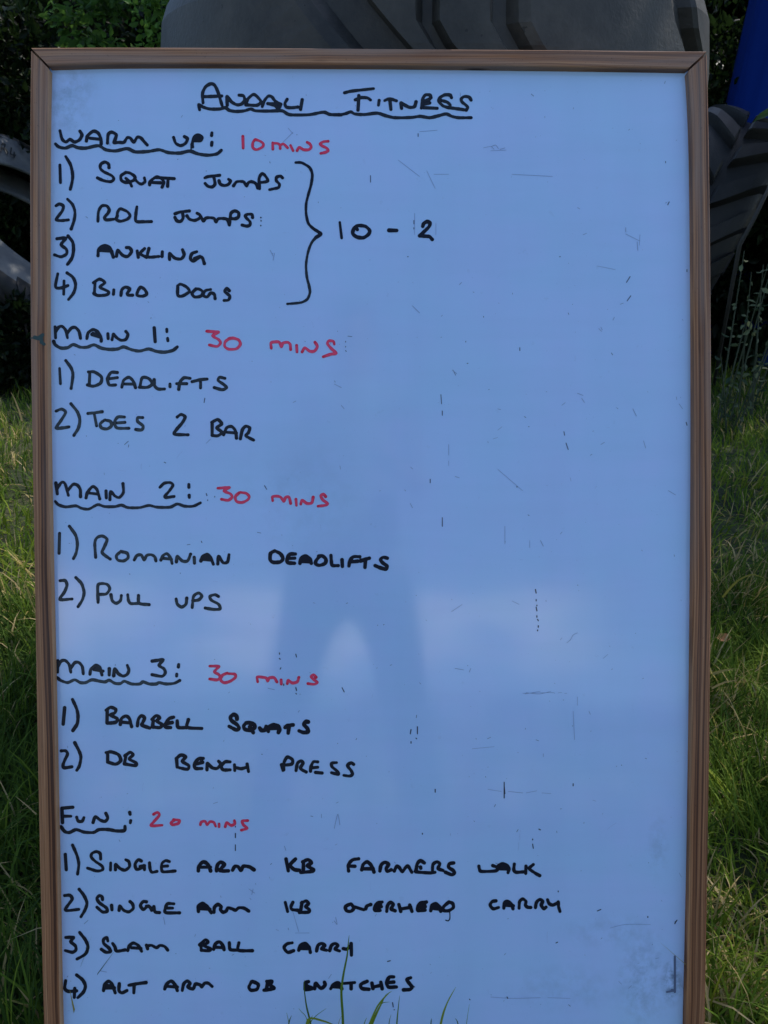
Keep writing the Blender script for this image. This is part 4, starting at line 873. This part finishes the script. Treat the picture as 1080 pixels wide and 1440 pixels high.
# fallen leaf
q = at_ground(1016, 898, .055)
V = [(-.020, 0, .004), (-.008, .010, .010), (.010, .009, .011), (.024, 0, .006), (.008, -.010, .002), (-.009, -.009, .003), (0, 0, 0)]
F = [(6, 0, 1), (6, 1, 2), (6, 2, 3), (6, 3, 4), (6, 4, 5), (6, 5, 0)]
o = link('fallen_leaf', mesh_py('fallen_leaf', V, F), mat_flat('dry_orange_leaf', (.62, .26, .09), .7, 200, .3)); o.location = q; o.rotation_euler = (.5, .1, .15)
tag(o, 'dry orange brown leaf lying on the grass beside the right rail', 'leaf')
# ------------------------------------------------------------------ behind the viewer: what the glossy board mirrors
def mirror(px, py, Y):
    """point at depth Y that the panel shows in reflection at a photographed position"""
    q = BOARD_M @ Vector(P2B(px, py)); d = (q - cam_p).normalized(); r = d - n_b * 2 * d.dot(n_b)
    return q + r * ((Y - q.y) / r.y)
hz = mirror(700, 985, -9.0).z
r_ = np.random.default_rng(17); n_ = 16000; fx = r_.uniform(-14, 14, n_); tz = hz + .05 * np.sin(fx * 1.3) + .04 * np.sin(fx * 3.1 + 1)
C_ = np.stack([fx, -9 + .35 * r_.normal(0, 1, n_) * .5, tz * r_.uniform(0, 1, n_) ** .7], 1)
fh = empty('field_hedge', (0, -9, 0)); tag(fh, 'long low clipped field hedge mirrored in the board', 'hedge')
V, F, h_ = leaves(C_ - np.array([0, -9, 0]), .20, r_.uniform(.1, .8, n_), np.tile([0, 1., .3], (n_, 1)), r_); me = mesh_np('foliage', V, F); attr(me, 'hue', h_); link('foliage', me, LEAF2, fh)

# the photographer: one skinned body, legs apart, phone held at chest height
crotch = mirror(490, 852, -.34); cz = crotch.z; cx = crotch.x
def skin_body(name, verts, edges, radii, mat, sub=2):
    me = bpy.data.meshes.new(name); me.from_pydata(verts, edges, []); o = bpy.data.objects.new(name, me); COL.objects.link(o)
    o.modifiers.new('skin', 'SKIN'); sv = me.skin_vertices[0].data
    for i, r in enumerate(radii): sv[i].radius = (r, r) if not isinstance(r, tuple) else r
    sv[0].use_root = True
    o.modifiers.new('sub', 'SUBSURF').levels = sub; o.modifiers['sub'].render_levels = sub
    dg = bpy.context.evaluated_depsgraph_get(); dg.update(); m2 = bpy.data.meshes.new_from_object(o.evaluated_get(dg)); bpy.data.objects.remove(o)
    m2.name = name; m2.polygons.foreach_set('use_smooth', [True] * len(m2.polygons)); m2.materials.clear(); m2.materials.append(mat)
    return m2
person = empty('person', (cx, -.36, 0)); tag(person, 'person in dark clothes standing legs apart and holding up a phone, mirrored in the board', 'person')
SKIN = mat_flat('skin', (.45, .27, .20), .5, 30, .1); CLOTH = mat_flat('dark_cotton', (.022, .024, .032), .9, 60, .3)
s_ = cz / .80
Vb = [(0, 0, .93), (0, -.005, 1.12), (0, .0, 1.30), (0, -.005, 1.43), (0, .01, 1.50), (0, .02, 1.57), (0, .025, 1.66), (0, .02, 1.73)]; Rb = [(.155, .115), (.145, .105), (.165, .115), (.12, .085), (.052, .055), (.066, .075), (.075, .092), (.055, .065)]
Eb = [(i, i + 1) for i in range(7)]
for sg in (-1, 1):
    b = len(Vb); Vb += [(sg * .115, 0, .84), (sg * .185, .03, .48), (sg * .25, -.01, .09), (sg * .26, .09, .045), (sg * .265, .16, .035)]; Rb += [.108, .072, .045, .043, .036]
    Eb += [(0, b), (b, b + 1), (b + 1, b + 2), (b + 2, b + 3), (b + 3, b + 4)]
    a = len(Vb); Vb += [(sg * .175, -.005, 1.415), (sg * .235, .0, 1.16), (sg * .135, .235, 1.13), (sg * .075, .315, 1.15)]; Rb += [.062, .043, .034, .026]
    Eb += [(3, a), (a, a + 1), (a + 1, a + 2), (a + 2, a + 3)]
Vb = [(x, y, z * s_) for x, y, z in Vb]
for sg, a in ((-1, 13), (1, 22)):                 # fingers close round the phone's edges, thumb from the side of the palm
    px_, py_, pz_ = Vb[a]
    for k, (dz, L_) in enumerate(((.034, .052), (.014, .058), (-.006, .055), (-.026, .044))):
        b = len(Vb); Vb += [(px_ - sg * .006, py_ + .034, pz_ + dz), (px_ - sg * .022, py_ + .034 + L_ * .45, pz_ + dz), (px_ - sg * .042, py_ + .030 + L_ * .45, pz_ + dz)]
        Rb += [.0095, .0085, .0075]; Eb += [(a, b), (b, b + 1), (b + 1, b + 2)]
    b = len(Vb); Vb += [(px_ - sg * .018, py_ + .004, pz_ + .030), (px_ - sg * .034, py_ + .012, pz_ + .052)]; Rb += [.011, .009]; Eb += [(a, b), (b, b + 1)]
me = skin_body('body', Vb, Eb, Rb, CLOTH)
me.materials.append(mat_flat('pale_blue_shirt', (.42, .47, .58), .9, 60, .15)); me.materials.append(SKIN)
for p in me.polygons:
    c = p.center
    arm = abs(c.x) > .13 or c.y > .13
    if c.z > 1.50 * s_ or (c.y > .06 and c.z > 1.0 and arm): p.material_index = 2
    elif c.z > .93 * s_: p.material_index = 1
    elif c.z < .07: p.material_index = 0
link('body', me, None, person)
ph = bpy.data.meshes.new('phone'); bm = bmesh.new(); bmesh.ops.create_cube(bm, size=1)
for v in bm.verts: v.co = Vector((v.co.x * .075, v.co.y * .009, v.co.z * .158))
bmesh.ops.bevel(bm, geom=list(bm.edges), offset=.0035, segments=3, affect='EDGES'); bm.to_mesh(ph); bm.free()
o = link('phone', ph, mat_flat('black_glass', (.01, .01, .012), .15, 10, .1)); o.location = (0, -.012, CAM_H - .055); o.rotation_euler = (-PITCH, 0, 0); tag(o, 'black phone held up by the person mirrored in the board', 'phone')
hm = mat_flat('brown_hair', (.16, .11, .07), .7, 120, .2)
bm = bmesh.new(); bmesh.ops.create_uvsphere(bm, u_segments=24, v_segments=16, radius=1)
for v in bm.verts:
    v.co = Vector((v.co.x * .088, v.co.y * .108 + .012, v.co.z * .10 + 1.715 * s_))
bmesh.ops.delete(bm, geom=[v for v in bm.verts if v.co.z < 1.70 * s_ and v.co.y > -.01], context='VERTS'); me = bpy.data.meshes.new('hair'); bm.to_mesh(me); bm.free(); link('hair', me, hm, person)
